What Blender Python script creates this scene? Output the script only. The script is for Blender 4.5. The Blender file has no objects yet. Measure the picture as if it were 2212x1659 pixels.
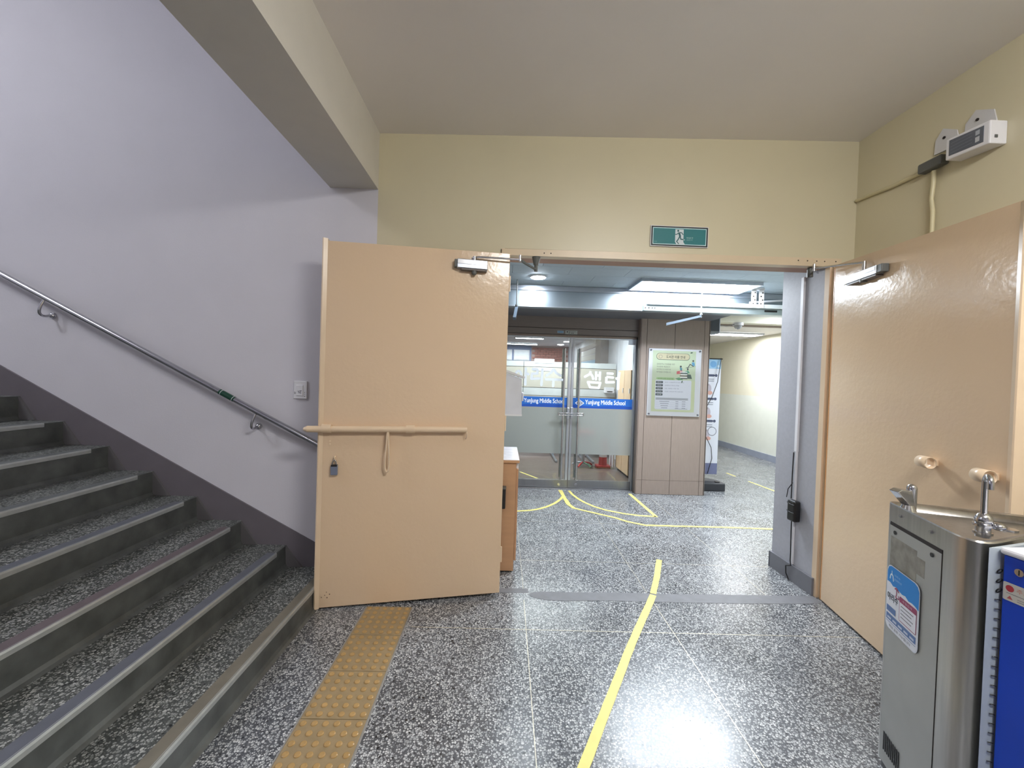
import bpy, bmesh, math, random
from mathutils import Vector, Matrix
C = bpy.context.scene.collection
S = bpy.context.scene
random.seed(7)
PI = math.pi

# ---------------------------------------------------------------- camera
cam_d = bpy.data.cameras.new('camera')
cam = bpy.data.objects.new('camera', cam_d)
C.objects.link(cam)
yaw, pitch, roll = 0.0216, -0.0160, 0.0327
fwd = Vector((math.sin(yaw)*math.cos(pitch), math.cos(yaw)*math.cos(pitch), math.sin(pitch)))
rgt = Vector((math.cos(yaw), -math.sin(yaw), 0))
up = rgt.cross(fwd)
r2 = rgt*math.cos(roll) + up*math.sin(roll)
u2 = -rgt*math.sin(roll) + up*math.cos(roll)
M4 = Matrix((( r2.x, u2.x, -fwd.x, 0), (r2.y, u2.y, -fwd.y, 0), (r2.z, u2.z, -fwd.z, 1.585), (0, 0, 0, 1)))
cam.matrix_world = M4
cam_d.sensor_width = 36
cam_d.lens = 875/2212*36
cam_d.clip_start = 0.02
S.camera = cam
S.view_settings.view_transform = 'Standard'
S.view_settings.look = 'None'
S.view_settings.gamma = 1
S.view_settings.use_curve_mapping = False
S.view_settings.exposure = 0.0
S.cycles.use_denoising = True
S.cycles.max_bounces = 10
S.cycles.diffuse_bounces = 6
S.cycles.transparent_max_bounces = 16
S.cycles.sample_clamp_indirect = 6
S.cycles.caustics_reflective = False
S.cycles.caustics_refractive = False

w = bpy.data.worlds.new('World'); S.world = w; w.use_nodes = True
w.node_tree.nodes['Background'].inputs[0].default_value = (0.6, 0.68, 0.8, 1)
w.node_tree.nodes['Background'].inputs[1].default_value = 0.15

LIGHTS = {  # name: (emission strength, colour)
    'hall': (72, (1.0, 0.985, 0.96)),
    'stair': (54, (0.93, 0.96, 1.0)),
    'rear': (30, (1.0, 0.97, 0.93)),
    'corridor': (92, (0.86, 0.93, 1.0)),
    'down': (260, (0.84, 0.92, 1.0)),
    'library': (62, (0.93, 0.96, 1.0)),
    'far': (62, (0.96, 0.98, 1.0)),
}

# ---------------------------------------------------------------- materials
def lin(c):
    return tuple(((v/255)/12.92 if v/255 <= 0.04045 else ((v/255+0.055)/1.055)**2.4) for v in c) + (1,)
MATS = {}
def mat(name, col, rough=0.5, metal=0.0, var=0.06, vscale=6.0, bump=0.0, bscale=60.0, spec=0.5, stretch=(1,1,1), coat=0.0):
    if name in MATS: return MATS[name]
    m = bpy.data.materials.new(name); m.use_nodes = True
    nt = m.node_tree; N = nt.nodes; L = nt.links
    b = N['Principled BSDF']
    b.inputs['Roughness'].default_value = rough
    b.inputs['Metallic'].default_value = metal
    b.inputs['Specular IOR Level'].default_value = spec
    b.inputs['Coat Weight'].default_value = coat
    g = N.new('ShaderNodeNewGeometry')
    mp = N.new('ShaderNodeVectorMath'); mp.operation = 'MULTIPLY'; mp.inputs[1].default_value = stretch
    L.new(g.outputs['Position'], mp.inputs[0])
    c = lin(col)
    n = N.new('ShaderNodeTexNoise'); n.inputs['Scale'].default_value = vscale; n.inputs['Detail'].default_value = 4
    L.new(mp.outputs[0], n.inputs['Vector'])
    r = N.new('ShaderNodeMapRange'); r.inputs[1].default_value = 0.3; r.inputs[2].default_value = 0.7
    r.inputs[3].default_value = 1-var; r.inputs[4].default_value = 1+var
    L.new(n.outputs['Fac'], r.inputs[0])
    mx = N.new('ShaderNodeMix'); mx.data_type = 'RGBA'; mx.blend_type = 'MULTIPLY'; mx.inputs[0].default_value = 1
    mx.inputs[6].default_value = c
    L.new(r.outputs[0], mx.inputs[7]); L.new(mx.outputs[2], b.inputs['Base Color'])
    if bump:
        n2 = N.new('ShaderNodeTexNoise'); n2.inputs['Scale'].default_value = bscale; n2.inputs['Detail'].default_value = 3
        L.new(mp.outputs[0], n2.inputs['Vector'])
        bp = N.new('ShaderNodeBump'); bp.inputs['Strength'].default_value = bump; bp.inputs['Distance'].default_value = 0.004
        L.new(n2.outputs['Fac'], bp.inputs['Height']); L.new(bp.outputs[0], b.inputs['Normal'])
    MATS[name] = m
    return m
def emis(name, key):
    if name in MATS: return MATS[name]
    st, col = LIGHTS[key]
    m = bpy.data.materials.new(name); m.use_nodes = True
    N = m.node_tree.nodes; L = m.node_tree.links
    N.remove(N['Principled BSDF'])
    e = N.new('ShaderNodeEmission'); e.inputs[0].default_value = col + (1,); e.inputs[1].default_value = st
    L.new(e.outputs[0], N['Material Output'].inputs[0])
    MATS[name] = m
    return m
def terrazzo(name, mortar, lo, hi, dark, scale=95.0, rough=0.27, cover=0.10, tint=(1,1,1)):
    m = bpy.data.materials.new(name); m.use_nodes = True
    nt = m.node_tree; N = nt.nodes; L = nt.links
    b = N['Principled BSDF']; b.inputs['Roughness'].default_value = rough
    g = N.new('ShaderNodeNewGeometry')
    v1 = N.new('ShaderNodeTexVoronoi'); v1.feature = 'F1'; v1.inputs['Scale'].default_value = scale
    v2 = N.new('ShaderNodeTexVoronoi'); v2.feature = 'DISTANCE_TO_EDGE'; v2.inputs['Scale'].default_value = scale
    dn = N.new('ShaderNodeTexNoise'); dn.inputs['Scale'].default_value = scale*0.9; dn.inputs['Detail'].default_value = 1
    L.new(g.outputs['Position'], dn.inputs['Vector'])
    dm = N.new('ShaderNodeVectorMath'); dm.operation = 'MULTIPLY_ADD'; dm.inputs[1].default_value = (0.010,)*3
    L.new(dn.outputs['Color'], dm.inputs[0]); L.new(g.outputs['Position'], dm.inputs[2])
    L.new(dm.outputs[0], v1.inputs['Vector']); L.new(dm.outputs[0], v2.inputs['Vector'])
    sp = N.new('ShaderNodeSeparateColor'); L.new(v1.outputs['Color'], sp.inputs[0])
    cr = N.new('ShaderNodeValToRGB'); e = cr.color_ramp.elements
    e[0].position = 0.0; e[0].color = lin(dark); e[1].position = 1.0; e[1].color = lin(hi)
    x = e.new(0.035); x.color = lin(dark)
    x = e.new(0.055); x.color = lin(lo)
    x = e.new(0.55); x.color = lin(tuple((p+q)/2 for p, q in zip(lo, hi)))
    L.new(sp.outputs[0], cr.inputs[0])
    # round-cornered chips: size varies per chip
    th = N.new('ShaderNodeMapRange'); th.inputs[3].default_value = 0.31; th.inputs[4].default_value = 0.66
    L.new(sp.outputs[1], th.inputs[0])
    gt = N.new('ShaderNodeMath'); gt.operation = 'SUBTRACT'
    L.new(th.outputs[0], gt.inputs[0]); L.new(v1.outputs['Distance'], gt.inputs[1])
    ed = N.new('ShaderNodeMath'); ed.operation = 'SUBTRACT'; ed.inputs[1].default_value = cover
    L.new(v2.outputs['Distance'], ed.inputs[0])
    mn = N.new('ShaderNodeMath'); mn.operation = 'MINIMUM'
    L.new(gt.outputs[0], mn.inputs[0]); L.new(ed.outputs[0], mn.inputs[1])
    ss = N.new('ShaderNodeMapRange'); ss.inputs[1].default_value = -0.03; ss.inputs[2].default_value = 0.05
    L.new(mn.outputs[0], ss.inputs[0])
    # small fines in the mortar
    v3 = N.new('ShaderNodeTexVoronoi'); v3.inputs['Scale'].default_value = scale*3.1
    L.new(g.outputs['Position'], v3.inputs['Vector'])
    sp3 = N.new('ShaderNodeSeparateColor'); L.new(v3.outputs['Color'], sp3.inputs[0])
    cm = N.new('ShaderNodeMix'); cm.data_type = 'RGBA'; cm.inputs[6].default_value = lin(mortar)
    cm.inputs[7].default_value = lin(tuple(min(255, v*1.5) for v in mortar)); L.new(sp3.outputs[0], cm.inputs[0])
    mx = N.new('ShaderNodeMix'); mx.data_type = 'RGBA'
    L.new(ss.outputs[0], mx.inputs[0]); L.new(cm.outputs[2], mx.inputs[6]); L.new(cr.outputs[0], mx.inputs[7])
    n = N.new('ShaderNodeTexNoise'); n.inputs['Scale'].default_value = 2.3; n.inputs['Detail'].default_value = 5
    L.new(g.outputs['Position'], n.inputs['Vector'])
    r = N.new('ShaderNodeMapRange'); r.inputs[1].default_value = 0.3; r.inputs[2].default_value = 0.7; r.inputs[3].default_value = 0.82; r.inputs[4].default_value = 1.14
    L.new(n.outputs['Fac'], r.inputs[0])
    m2 = N.new('ShaderNodeMix'); m2.data_type = 'RGBA'; m2.blend_type = 'MULTIPLY'; m2.inputs[0].default_value = 1
    L.new(mx.outputs[2], m2.inputs[6]); L.new(r.outputs[0], m2.inputs[7]); L.new(m2.outputs[2], b.inputs['Base Color'])
    rr = N.new('ShaderNodeMapRange'); rr.inputs[1].default_value = 0.3; rr.inputs[2].default_value = 0.7
    rr.inputs[3].default_value = rough*0.85; rr.inputs[4].default_value = rough*1.3
    L.new(n.outputs['Fac'], rr.inputs[0]); L.new(rr.outputs[0], b.inputs['Roughness'])
    bp = N.new('ShaderNodeBump'); bp.inputs['Strength'].default_value = 0.12; bp.inputs['Distance'].default_value = 0.001
    L.new(ss.outputs[0], bp.inputs['Height']); L.new(bp.outputs[0], b.inputs['Normal'])
    MATS[name] = m
    return m
def glass(name, tint=(0.93, 0.97, 0.96), refl=1.0):
    m = bpy.data.materials.new(name); m.use_nodes = True
    N = m.node_tree.nodes; L = m.node_tree.links
    N.remove(N['Principled BSDF'])
    t = N.new('ShaderNodeBsdfTransparent'); t.inputs[0].default_value = tint + (1,)
    gl = N.new('ShaderNodeBsdfGlossy'); gl.inputs['Roughness'].default_value = 0.01
    fr = N.new('ShaderNodeFresnel'); fr.inputs[0].default_value = 1.45
    ml = N.new('ShaderNodeMath'); ml.operation = 'MULTIPLY'; ml.inputs[1].default_value = refl; L.new(fr.outputs[0], ml.inputs[0])
    mx = N.new('ShaderNodeMixShader')
    L.new(ml.outputs[0], mx.inputs[0]); L.new(t.outputs[0], mx.inputs[1]); L.new(gl.outputs[0], mx.inputs[2])
    L.new(mx.outputs[0], N['Material Output'].inputs[0])
    MATS[name] = m
    return m
def film(name, col, through=0.45):
    m = bpy.data.materials.new(name); m.use_nodes = True
    N = m.node_tree.nodes; L = m.node_tree.links
    b = N['Principled BSDF']; b.inputs['Base Color'].default_value = lin(col); b.inputs['Roughness'].default_value = 0.38
    b.inputs['Transmission Weight'].default_value = through; b.inputs['IOR'].default_value = 1.12
    n = N.new('ShaderNodeTexNoise'); n.inputs['Scale'].default_value = 900
    bp = N.new('ShaderNodeBump'); bp.inputs['Strength'].default_value = 0.1; L.new(n.outputs['Fac'], bp.inputs['Height'])
    L.new(bp.outputs[0], b.inputs['Normal'])
    MATS[name] = m
    return m

T_FLOOR = terrazzo('floor_terrazzo', (62, 64, 68), (144, 148, 151), (208, 210, 211), (26, 28, 34), 92, 0.25, 0.055)
T_STEP = terrazzo('step_terrazzo', (52, 55, 54), (112, 115, 113), (172, 174, 171), (26, 27, 29), 88, 0.42, 0.06)
M_RISER = mat('riser_smooth_terrazzo', (78, 81, 80), 0.38, var=0.34, vscale=9, bump=0.1)
M_LAV = mat('lavender_plaster', (207, 205, 213), 0.6, var=0.02, vscale=3, bump=0.12, bscale=90)
M_BEIGE = mat('beige_wall_paint', (206, 198, 170), 0.38, var=0.02, vscale=2, bump=0.10, bscale=30)
M_CEIL = mat('ceiling_paint', (228, 224, 224), 0.45, var=0.02, vscale=1.5, bump=0.05, bscale=20)
M_BEAM = mat('beam_paint', (206, 203, 196), 0.55, var=0.02, bump=0.05)
M_STRING = mat('stringer_grey_paint', (102, 97, 103), 0.5, var=0.05, bump=0.15)
M_STRING2 = mat('fillet_grey', (98, 96, 99), 0.5, var=0.08, bump=0.1)
def door_paint():
    m = mat('peach_gloss_paint', (220, 194, 163), 0.17, var=0.015, vscale=2)
    nt = m.node_tree; N = nt.nodes; L = nt.links; b = N['Principled BSDF']
    g = N.new('ShaderNodeNewGeometry')
    a = N.new('ShaderNodeTexNoise'); a.inputs['Scale'].default_value = 42; a.inputs['Detail'].default_value = 2
    c = N.new('ShaderNodeTexNoise'); c.inputs['Scale'].default_value = 6
    L.new(g.outputs['Position'], a.inputs['Vector']); L.new(g.outputs['Position'], c.inputs['Vector'])
    ad = N.new('ShaderNodeMath'); ad.operation = 'MULTIPLY_ADD'; ad.inputs[1].default_value = 3.0
    L.new(c.outputs['Fac'], ad.inputs[0]); L.new(a.outputs['Fac'], ad.inputs[2])
    bp = N.new('ShaderNodeBump'); bp.inputs['Strength'].default_value = 0.5; bp.inputs['Distance'].default_value = 0.0016
    L.new(ad.outputs[0], bp.inputs['Height']); L.new(bp.outputs[0], b.inputs['Normal'])
    b.inputs['Roughness'].default_value = 0.18
    return m
M_DOOR = door_paint()
M_DOORE = mat('peach_edge_paint', (222, 199, 170), 0.3, var=0.03)
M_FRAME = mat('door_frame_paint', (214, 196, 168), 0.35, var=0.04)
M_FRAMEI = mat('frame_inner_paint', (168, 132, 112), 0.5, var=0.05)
M_BRASS = mat('divider_metal', (205, 198, 180), 0.35, 0.5, var=0.12, vscale=20)
M_CEMENT = mat('cement_patch', (112, 113, 118), 0.5, var=0.1, vscale=14, bump=0.1)
M_TAPE = mat('yellow_tape', (232, 218, 128), 0.5, var=0.05, vscale=12)
M_TACT = mat('tactile_ceramic', (146, 128, 98), 0.25, var=0.08, vscale=20)
M_STUD = mat('tactile_stud', (168, 137, 90), 0.22, var=0.1, vscale=30)
M_GROUT = mat('tile_grout', (138, 136, 132), 0.8, var=0.1, vscale=40)
M_CHROME = mat('stainless_tube', (190, 190, 195), 0.16, 1.0, var=0.04)
M_STEEL = mat('brushed_steel', (150, 152, 156), 0.30, 1.0, var=0.08, vscale=9, bump=0.05, stretch=(60, 60, 1))
M_STEELF = mat('fountain_steel', (182, 180, 177), 0.30, 1.0, var=0.08, vscale=5, stretch=(14, 14, 0.6))
M_STEELP = mat('fountain_panel_steel', (172, 174, 172), 0.5, 0.5, var=0.05, vscale=6)
M_HDR = mat('header_steel', (172, 184, 194), 0.33, 0.9, var=0.03)
M_CHAN = mat('galvanised_channel', (176, 190, 196), 0.35, 0.8, var=0.06)
M_ALU = mat('aluminium', (188, 194, 204), 0.33, 0.85, var=0.04)
M_GREYW = mat('grey_pillar_paint', (166, 167, 175), 0.55, var=0.04, vscale=40, bump=0.10, bscale=160)
M_BASE = mat('grey_skirting', (112, 113, 120), 0.4, var=0.05)
M_WOOD = mat('taupe_laminate', (143, 129, 121), 0.45, var=0.05, vscale=8, stretch=(9, 9, 1))
M_WOODD = mat('dark_taupe_laminate', (124, 115, 112), 0.45, var=0.05, vscale=8, stretch=(1, 9, 9))
M_GAP = mat('dark_joint', (40, 34, 32), 0.8)
M_BLACK = mat('black_plastic', (22, 22, 24), 0.4)
M_BLACKR = mat('black_rubber_base', (46, 48, 54), 0.5, var=0.1)
M_WHITE = mat('white_plastic', (225, 225, 230), 0.4, var=0.02)
M_CAB = mat('light_brown_laminate', (186, 146, 112), 0.45, var=0.05, vscale=4, stretch=(1, 1, 8))
M_LOCK = mat('maple_laminate', (222, 192, 156), 0.45, var=0.04)
M_GREY = mat('grey_plastic', (92, 94, 92), 0.5)
M_CEILT = mat('ceiling_board', (176, 190, 200), 0.7, var=0.03, vscale=30)
M_CREAM = mat('cream_wall_paint', (232, 228, 210), 0.5, var=0.015)
M_PALE = mat('pale_wainscot_paint', (228, 232, 226), 0.42, var=0.02)
M_VINYL = mat('brown_vinyl_floor', (112, 100, 94), 0.28, var=0.2, vscale=4, stretch=(1, 12, 1))
M_WALLIN = mat('library_wall', (205, 208, 214), 0.6)
M_BRICK = mat('library_brick', (168, 118, 108), 0.7, var=0.15, vscale=20)
M_MORT = mat('library_mortar', (190, 170, 165), 0.8)
M_BLUEG = mat('blue_grey_paint', (140, 152, 184), 0.6)
M_PART = mat('partition_fabric', (188, 184, 172), 0.7, var=0.03)
M_PARTT = mat('partition_trim', (200, 205, 205), 0.5)
M_BLUE = mat('blue_enamel', (12, 66, 190), 0.35, var=0.05)
M_RED = mat('red_plastic', (200, 60, 60), 0.4)
M_GLASS = glass('door_glass')
M_FILM = film('frosted_film', (180, 186, 185))
M_LETTER = mat('white_letter_film', (232, 240, 248), 0.5)
M_CONDUIT = mat('conduit_paint', (205, 196, 160), 0.4)
M_LIP = mat('step_lip_metal', (176, 180, 180), 0.35, 0.4, var=0.08, vscale=20)
def thin_film(name, col):
    m = mat(name, col, 0.5, var=0.0)
    N = m.node_tree.nodes; L = m.node_tree.links
    tr = N.new('ShaderNodeBsdfTranslucent'); tr.inputs[0].default_value = lin(col)
    mx = N.new('ShaderNodeMixShader'); mx.inputs[0].default_value = 0.5
    L.new(N['Principled BSDF'].outputs[0], mx.inputs[1]); L.new(tr.outputs[0], mx.inputs[2])
    L.new(mx.outputs[0], N['Material Output'].inputs[0])
    return m
FLAT = {}
def flat(rgb, rough=0.5):
    k = 'print_%02x%02x%02x' % rgb
    if k not in FLAT: FLAT[k] = mat(k, rgb, rough, var=0.01)
    return FLAT[k]

# ---------------------------------------------------------------- mesh helpers
WLOC = {}
class M:
    def __init__(s, T=None):
        s.v = []; s.f = []; s.mi = []; s.mats = []; s.T = T; s.cur = 0; s.sm = []
        s.smooth = False
    def use(s, m):
        if m not in s.mats: s.mats.append(m)
        s.cur = s.mats.index(m); return s
    def add(s, vs, fs):
        o = len(s.v)
        for p in vs:
            p = Vector(p)
            if s.T is not None: p = s.T @ p
            s.v.append(p)
        for f in fs:
            s.f.append([i+o for i in f]); s.mi.append(s.cur); s.sm.append(s.smooth)
        return s
    def box(s, x0, x1, y0, y1, z0, z1, b=0.0):
        if b > 0:
            bm = bmesh.new(); bmesh.ops.create_cube(bm, size=1)
            for v in bm.verts:
                v.co = Vector(((x0+x1)/2+v.co.x*(x1-x0), (y0+y1)/2+v.co.y*(y1-y0), (z0+z1)/2+v.co.z*(z1-z0)))
            bmesh.ops.bevel(bm, geom=bm.edges[:], offset=b, segments=2, affect='EDGES', profile=0.5)
            bm.verts.index_update()
            s.add([v.co.copy() for v in bm.verts], [[v.index for v in f.verts] for f in bm.faces]); bm.free(); return s
        return s.add([(x, y, z) for z in (z0, z1) for y in (y0, y1) for x in (x0, x1)],
                     [(0, 2, 3, 1), (4, 5, 7, 6), (0, 1, 5, 4), (2, 6, 7, 3), (0, 4, 6, 2), (1, 3, 7, 5)])
    def prism(s, pts, a0, a1, axis='z'):
        """pts 2D polygon; axis = extrude axis; 2D coords are the two others in xyz order"""
        n = len(pts); vs = []
        for a in (a0, a1):
            for p, q in pts:
                vs.append({'z': (p, q, a), 'y': (p, a, q), 'x': (a, p, q)}[axis])
        sg = sum(pts[i][0]*pts[(i+1) % n][1]-pts[(i+1) % n][0]*pts[i][1] for i in range(n))
        fs = [list(range(n))[::-1], [n+i for i in range(n)]] + [(i, (i+1) % n, n+(i+1) % n, n+i) for i in range(n)]
        flip = (sg < 0) != (axis == 'y')
        if flip: fs = [list(f)[::-1] for f in fs]
        return s.add(vs, fs)
    def cyl(s, p0, p1, r, n=16, r1=None, caps=True):
        r1 = r if r1 is None else r1
        p0 = Vector(p0); p1 = Vector(p1); d = (p1-p0).normalized()
        a = d.orthogonal().normalized(); b = d.cross(a)
        vs = []
        for p, rr in ((p0, r), (p1, r1)):
            for i in range(n):
                t = 2*PI*i/n; vs.append(p + (a*math.cos(t)+b*math.sin(t))*rr)
        sm = s.smooth; s.smooth = True
        s.add(vs, [(i, (i+1) % n, n+(i+1) % n, n+i) for i in range(n)])
        s.smooth = sm
        if caps: s.add(vs, [list(range(n))[::-1], [n+i for i in range(n)]])
        return s
    def tube(s, path, r, n=10, closed=False):
        P = [Vector(p) for p in path]; k = len(P); vs = []; a = None
        for i, p in enumerate(P):
            if closed: d = P[(i+1) % k]-P[i-1]
            else: d = P[min(i+1, k-1)]-P[max(i-1, 0)]
            d.normalize()
            if a is None: a = d.orthogonal().normalized()
            a = (a - d*a.dot(d)).normalized(); b = d.cross(a)
            for j in range(n):
                t = 2*PI*j/n; vs.append(p+(a*math.cos(t)+b*math.sin(t))*r)
        fs = []
        for i in range(k if closed else k-1):
            o = i*n; q = ((i+1) % k)*n
            fs += [(o+j, o+(j+1) % n, q+(j+1) % n, q+j) for j in range(n)]
        sm = s.smooth; s.smooth = True; s.add(vs, fs)
        if not closed: s.add(vs[:n], [list(range(n))[::-1]]); s.add(vs[-n:], [list(range(n))])
        s.smooth = sm
        return s
    def sphere(s, c, r, sc=(1, 1, 1), u=14, v=9, half=False):
        vs = []; fs = []
        for i in range(v+1):
            ph = PI*i/v*(0.5 if half else 1)
            for j in range(u):
                t = 2*PI*j/u
                vs.append((c[0]+r*sc[0]*math.sin(ph)*math.cos(t), c[1]+r*sc[1]*math.sin(ph)*math.sin(t), c[2]+r*sc[2]*math.cos(ph)))
        for i in range(v):
            for j in range(u):
                fs.append((i*u+j, (i+1)*u+j, (i+1)*u+(j+1) % u, i*u+(j+1) % u))
        sm = s.smooth; s.smooth = True; s.add(vs, fs); s.smooth = sm
        return s
    def make(s, name, material=None, parent=None, label=None, cat=None, group=None, kind=None, bevel=0):
        xs = [p.x for p in s.v]; ys = [p.y for p in s.v]; zs = [p.z for p in s.v]
        o = Vector(((min(xs)+max(xs))/2, (min(ys)+max(ys))/2, min(zs)))
        me = bpy.data.meshes.new(name)
        me.from_pydata([p-o for p in s.v], [], s.f)
        if s.mats:
            for m in s.mats: me.materials.append(m)
            for p, k in zip(me.polygons, s.mi): p.material_index = k
        if material: 
            if not s.mats: me.materials.append(material)
        for p, k in zip(me.polygons, s.sm): p.use_smooth = k
        me.validate(); me.update()
        ob = bpy.data.objects.new(name, me); C.objects.link(ob)
        WLOC[ob.name] = o
        if parent is not None:
            ob.parent = parent; ob.location = o - WLOC[parent.name]
        else: ob.location = o
        if bevel:
            bv = ob.modifiers.new('bevel', 'BEVEL'); bv.width = bevel; bv.segments = 2; bv.limit_method = 'ANGLE'
        tag(ob, label, cat, group, kind)
        return ob
def tag(o, label=None, cat=None, group=None, kind=None):
    if label: o['label'] = label
    if cat: o['category'] = cat
    if group: o['group'] = group
    if kind: o['kind'] = kind
    return o
def empty(name, loc, label=None, cat=None, group=None, kind=None):
    o = bpy.data.objects.new(name, None); C.objects.link(o); o.location = loc; o.empty_display_size = 0.1
    WLOC[o.name] = Vector(loc)
    return tag(o, label, cat, group, kind)
def box(name, m, x0, x1, y0, y1, z0, z1, parent=None, b=0, T=None, **k):
    return M(T).box(x0, x1, y0, y1, z0, z1, b).make(name, m, parent, **k)
def frame2(p0, p1):
    """local frame: x from p0 to p1, y = horizontal normal, z up"""
    d = Vector((p1[0]-p0[0], p1[1]-p0[1], 0)).normalized()
    n = Vector((0, 0, 1)).cross(d)
    T = Matrix(((d.x, n.x, 0, p0[0]), (d.y, n.y, 0, p0[1]), (0, 0, 1, p0[2] if len(p0) > 2 else 0), (0, 0, 0, 1)))
    return T
def copy_mesh(src, loc, parent, label=None):
    c = src.copy(); C.objects.link(c); c.parent = parent
    WLOC[c.name] = Vector(loc); c.location = Vector(loc)-WLOC[parent.name]
    return c
TXT = {}
def text_geo(txt):
    if txt not in TXT:
        cu = bpy.data.curves.new('t', 'FONT'); cu.body = txt; cu.resolution_u = 3
        ob = bpy.data.objects.new('t', cu); C.objects.link(ob)
        bpy.context.view_layer.update()
        me = bpy.data.meshes.new_from_object(ob.evaluated_get(bpy.context.evaluated_depsgraph_get()))
        vs = [tuple(v.co) for v in me.vertices]; fs = [tuple(p.vertices) for p in me.polygons]
        bpy.data.objects.remove(ob); bpy.data.curves.remove(cu); bpy.data.meshes.remove(me)
        TXT[txt] = (vs, fs)
    return TXT[txt]
class Print:
    """flat print: layered thin polygons on a plane. o origin, U right, V up, W outward (towards viewer)"""
    def __init__(s, o, U, V, W):
        s.T = Matrix(((U[0], V[0], W[0], o[0]), (U[1], V[1], W[1], o[1]), (U[2], V[2], W[2], o[2]), (0, 0, 0, 1)))
        s.m = M(s.T); s.k = 0
    def poly(s, pts, rgb, lay=None):
        s.n = getattr(s, 'n', 0)+1
        z = 0.0003*(s.k if lay is None else lay)+4e-6*(s.n % 60)
        s.m.use(flat(rgb)).add([(p, q, z) for p, q in pts], [list(range(len(pts)))])
        return s
    def rect(s, u0, v0, u1, v1, rgb, lay=1, r=0):
        if r:
            pts = []
            for cx, cy, a0 in ((u1-r, v1-r, 0), (u0+r, v1-r, 90), (u0+r, v0+r, 180), (u1-r, v0+r, 270)):
                for i in range(5):
                    a = math.radians(a0+i*22.5); pts.append((cx+r*math.cos(a), cy+r*math.sin(a)))
            return s.poly(pts, rgb, lay)
        return s.poly([(u0, v0), (u1, v0), (u1, v1), (u0, v1)], rgb, lay)
    def disc(s, u, v, r, rgb, lay=2, ry=None):
        ry = ry or r
        return s.poly([(u+r*math.cos(2*PI*i/14), v+ry*math.sin(2*PI*i/14)) for i in range(14)], rgb, lay)
    def line(s, pts, wd, rgb, lay=3):
        for (a, b), (c, d) in zip(pts[:-1], pts[1:]):
            L = math.hypot(c-a, d-b) or 1; nx, ny = -(d-b)/L*wd/2, (c-a)/L*wd/2
            s.poly([(a-nx, b-ny), (c-nx, d-ny), (c+nx, d+ny), (a+nx, b+ny)], rgb, lay)
            s.disc(c, d, wd/2, rgb, lay)
        return s
    def text(s, t, u, v, rgb, w_=None, h=None, lay=4, bold=0.0):
        vs, fs = text_geo(t)
        if not vs: return s
        x0 = min(p[0] for p in vs); x1 = max(p[0] for p in vs); y0 = min(p[1] for p in vs); y1 = max(p[1] for p in vs)
        sy = h/(y1-y0) if h else w_/(x1-x0)
        sx = w_/(x1-x0) if w_ else sy
        for du, dv in ([(0, 0)] if not bold else [(0, 0), (bold, 0), (0, bold), (bold, bold)]):
            s.m.use(flat(rgb)).add([(u+(p[0]-x0)*sx+du, v+(p[1]-y0)*sy+dv, 0.0003*lay+(du*2+dv)*0.02) for p in vs], fs)
        return s
    def make(s, name, parent=None, **k):
        return s.m.make(name, None, parent, **k)

# ================================================================ STRUCTURE
ST = dict(kind='structure')
# floor (lobby + corridor) with a slab; library floor separate
floor = box('floor', T_FLOOR, -6.0, 5.9, -3.2, 14.2, -0.1, 0.0, **ST)
# brass divider strips (parts of the floor)
def strip(x0, y0, x1, y1, wd=0.004, h=0.0008):
    d = Vector((x1-x0, y1-y0, 0)); n = Vector((-d.y, d.x, 0)).normalized()*wd/2
    a = Vector((x0, y0, 0)); b = Vector((x1, y1, 0))
    p = [a-n, b-n, b+n, a+n]
    M().prism([(q.x, q.y) for q in p], 0.0, h).make('divider_strip', M_BRASS, floor)
strip(0.168, -0.5, 0.197, 2.866); strip(1.138, -0.5, 1.130, 2.866); strip(1.13, 3.0, 1.13, 5.1, 0.003)
strip(-0.53, 2.53, 2.35, 2.508); strip(0.20, 3.0, 0.20, 5.75, 0.003)
strip(0.16, 3.5, 2.41, 3.475, 0.003, 0.0004); strip(2.04, 3.0, 2.06, 5.5, 0.003, 0.0004)
strip(0.2, 4.45, 4.6, 4.42, 0.003, 0.0004); strip(-0.53, 1.49, 2.2, 1.47); strip(-0.53, 0.45, 2.3, 0.43)
# cement filled slot under the doors
pts = [(0.235, 2.935), (0.26, 2.965), (0.34, 2.985), (0.5, 2.978), (0.8, 2.99), (1.3, 2.985), (1.9, 2.995), (2.40, 3.0),
       (2.40, 2.90), (2.2, 2.885), (1.8, 2.875), (1.3, 2.872), (0.8, 2.878), (0.5, 2.862), (0.36, 2.868), (0.27, 2.895)]
M().prism(pts, 0.0, 0.0015).make('cement_strip', M_CEMENT, floor)
M().prism([(-0.95, 2.93), (0.235, 2.96), (0.235, 3.02), (-0.95, 3.02)], 0.0, 0.001).make('cement_strip', M_CEMENT, floor)
# tactile paving tiles with studs (parts of the floor)
y = 2.737; tile0 = None; stud0 = None
M().box(-0.882, -0.562, 0.3, 2.742, 0.0, 0.0012).make('grout_bed', M_GROUT, floor)
for i in range(8):
    y1 = 2.737-0.3018*i; y0 = y1-0.2985
    t = box('tactile_tile', M_TACT, -0.8715, -0.572, y0, y1, 0.0013, 0.006, floor, b=0.0012) if tile0 is None else \
        copy_mesh(tile0, (-0.72175, (y0+y1)/2, 0.0013), floor)
    tile0 = tile0 or t
    for a in range(6):
        for b_ in range(6):
            c = (-0.8715+0.025+a*0.0499, y0+0.0245+b_*0.0499, 0.006)
            if stud0 is None:
                m = M(); m.cyl(c, (c[0], c[1], 0.0088), 0.0150, 14, 0.0140, caps=False); m.cyl((c[0], c[1], 0.0088), (c[0], c[1], 0.0108), 0.0140, 14, 0.0105)
                stud0 = m.make('stud', M_STUD, t)
            else: copy_mesh(stud0, c, t)

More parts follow.
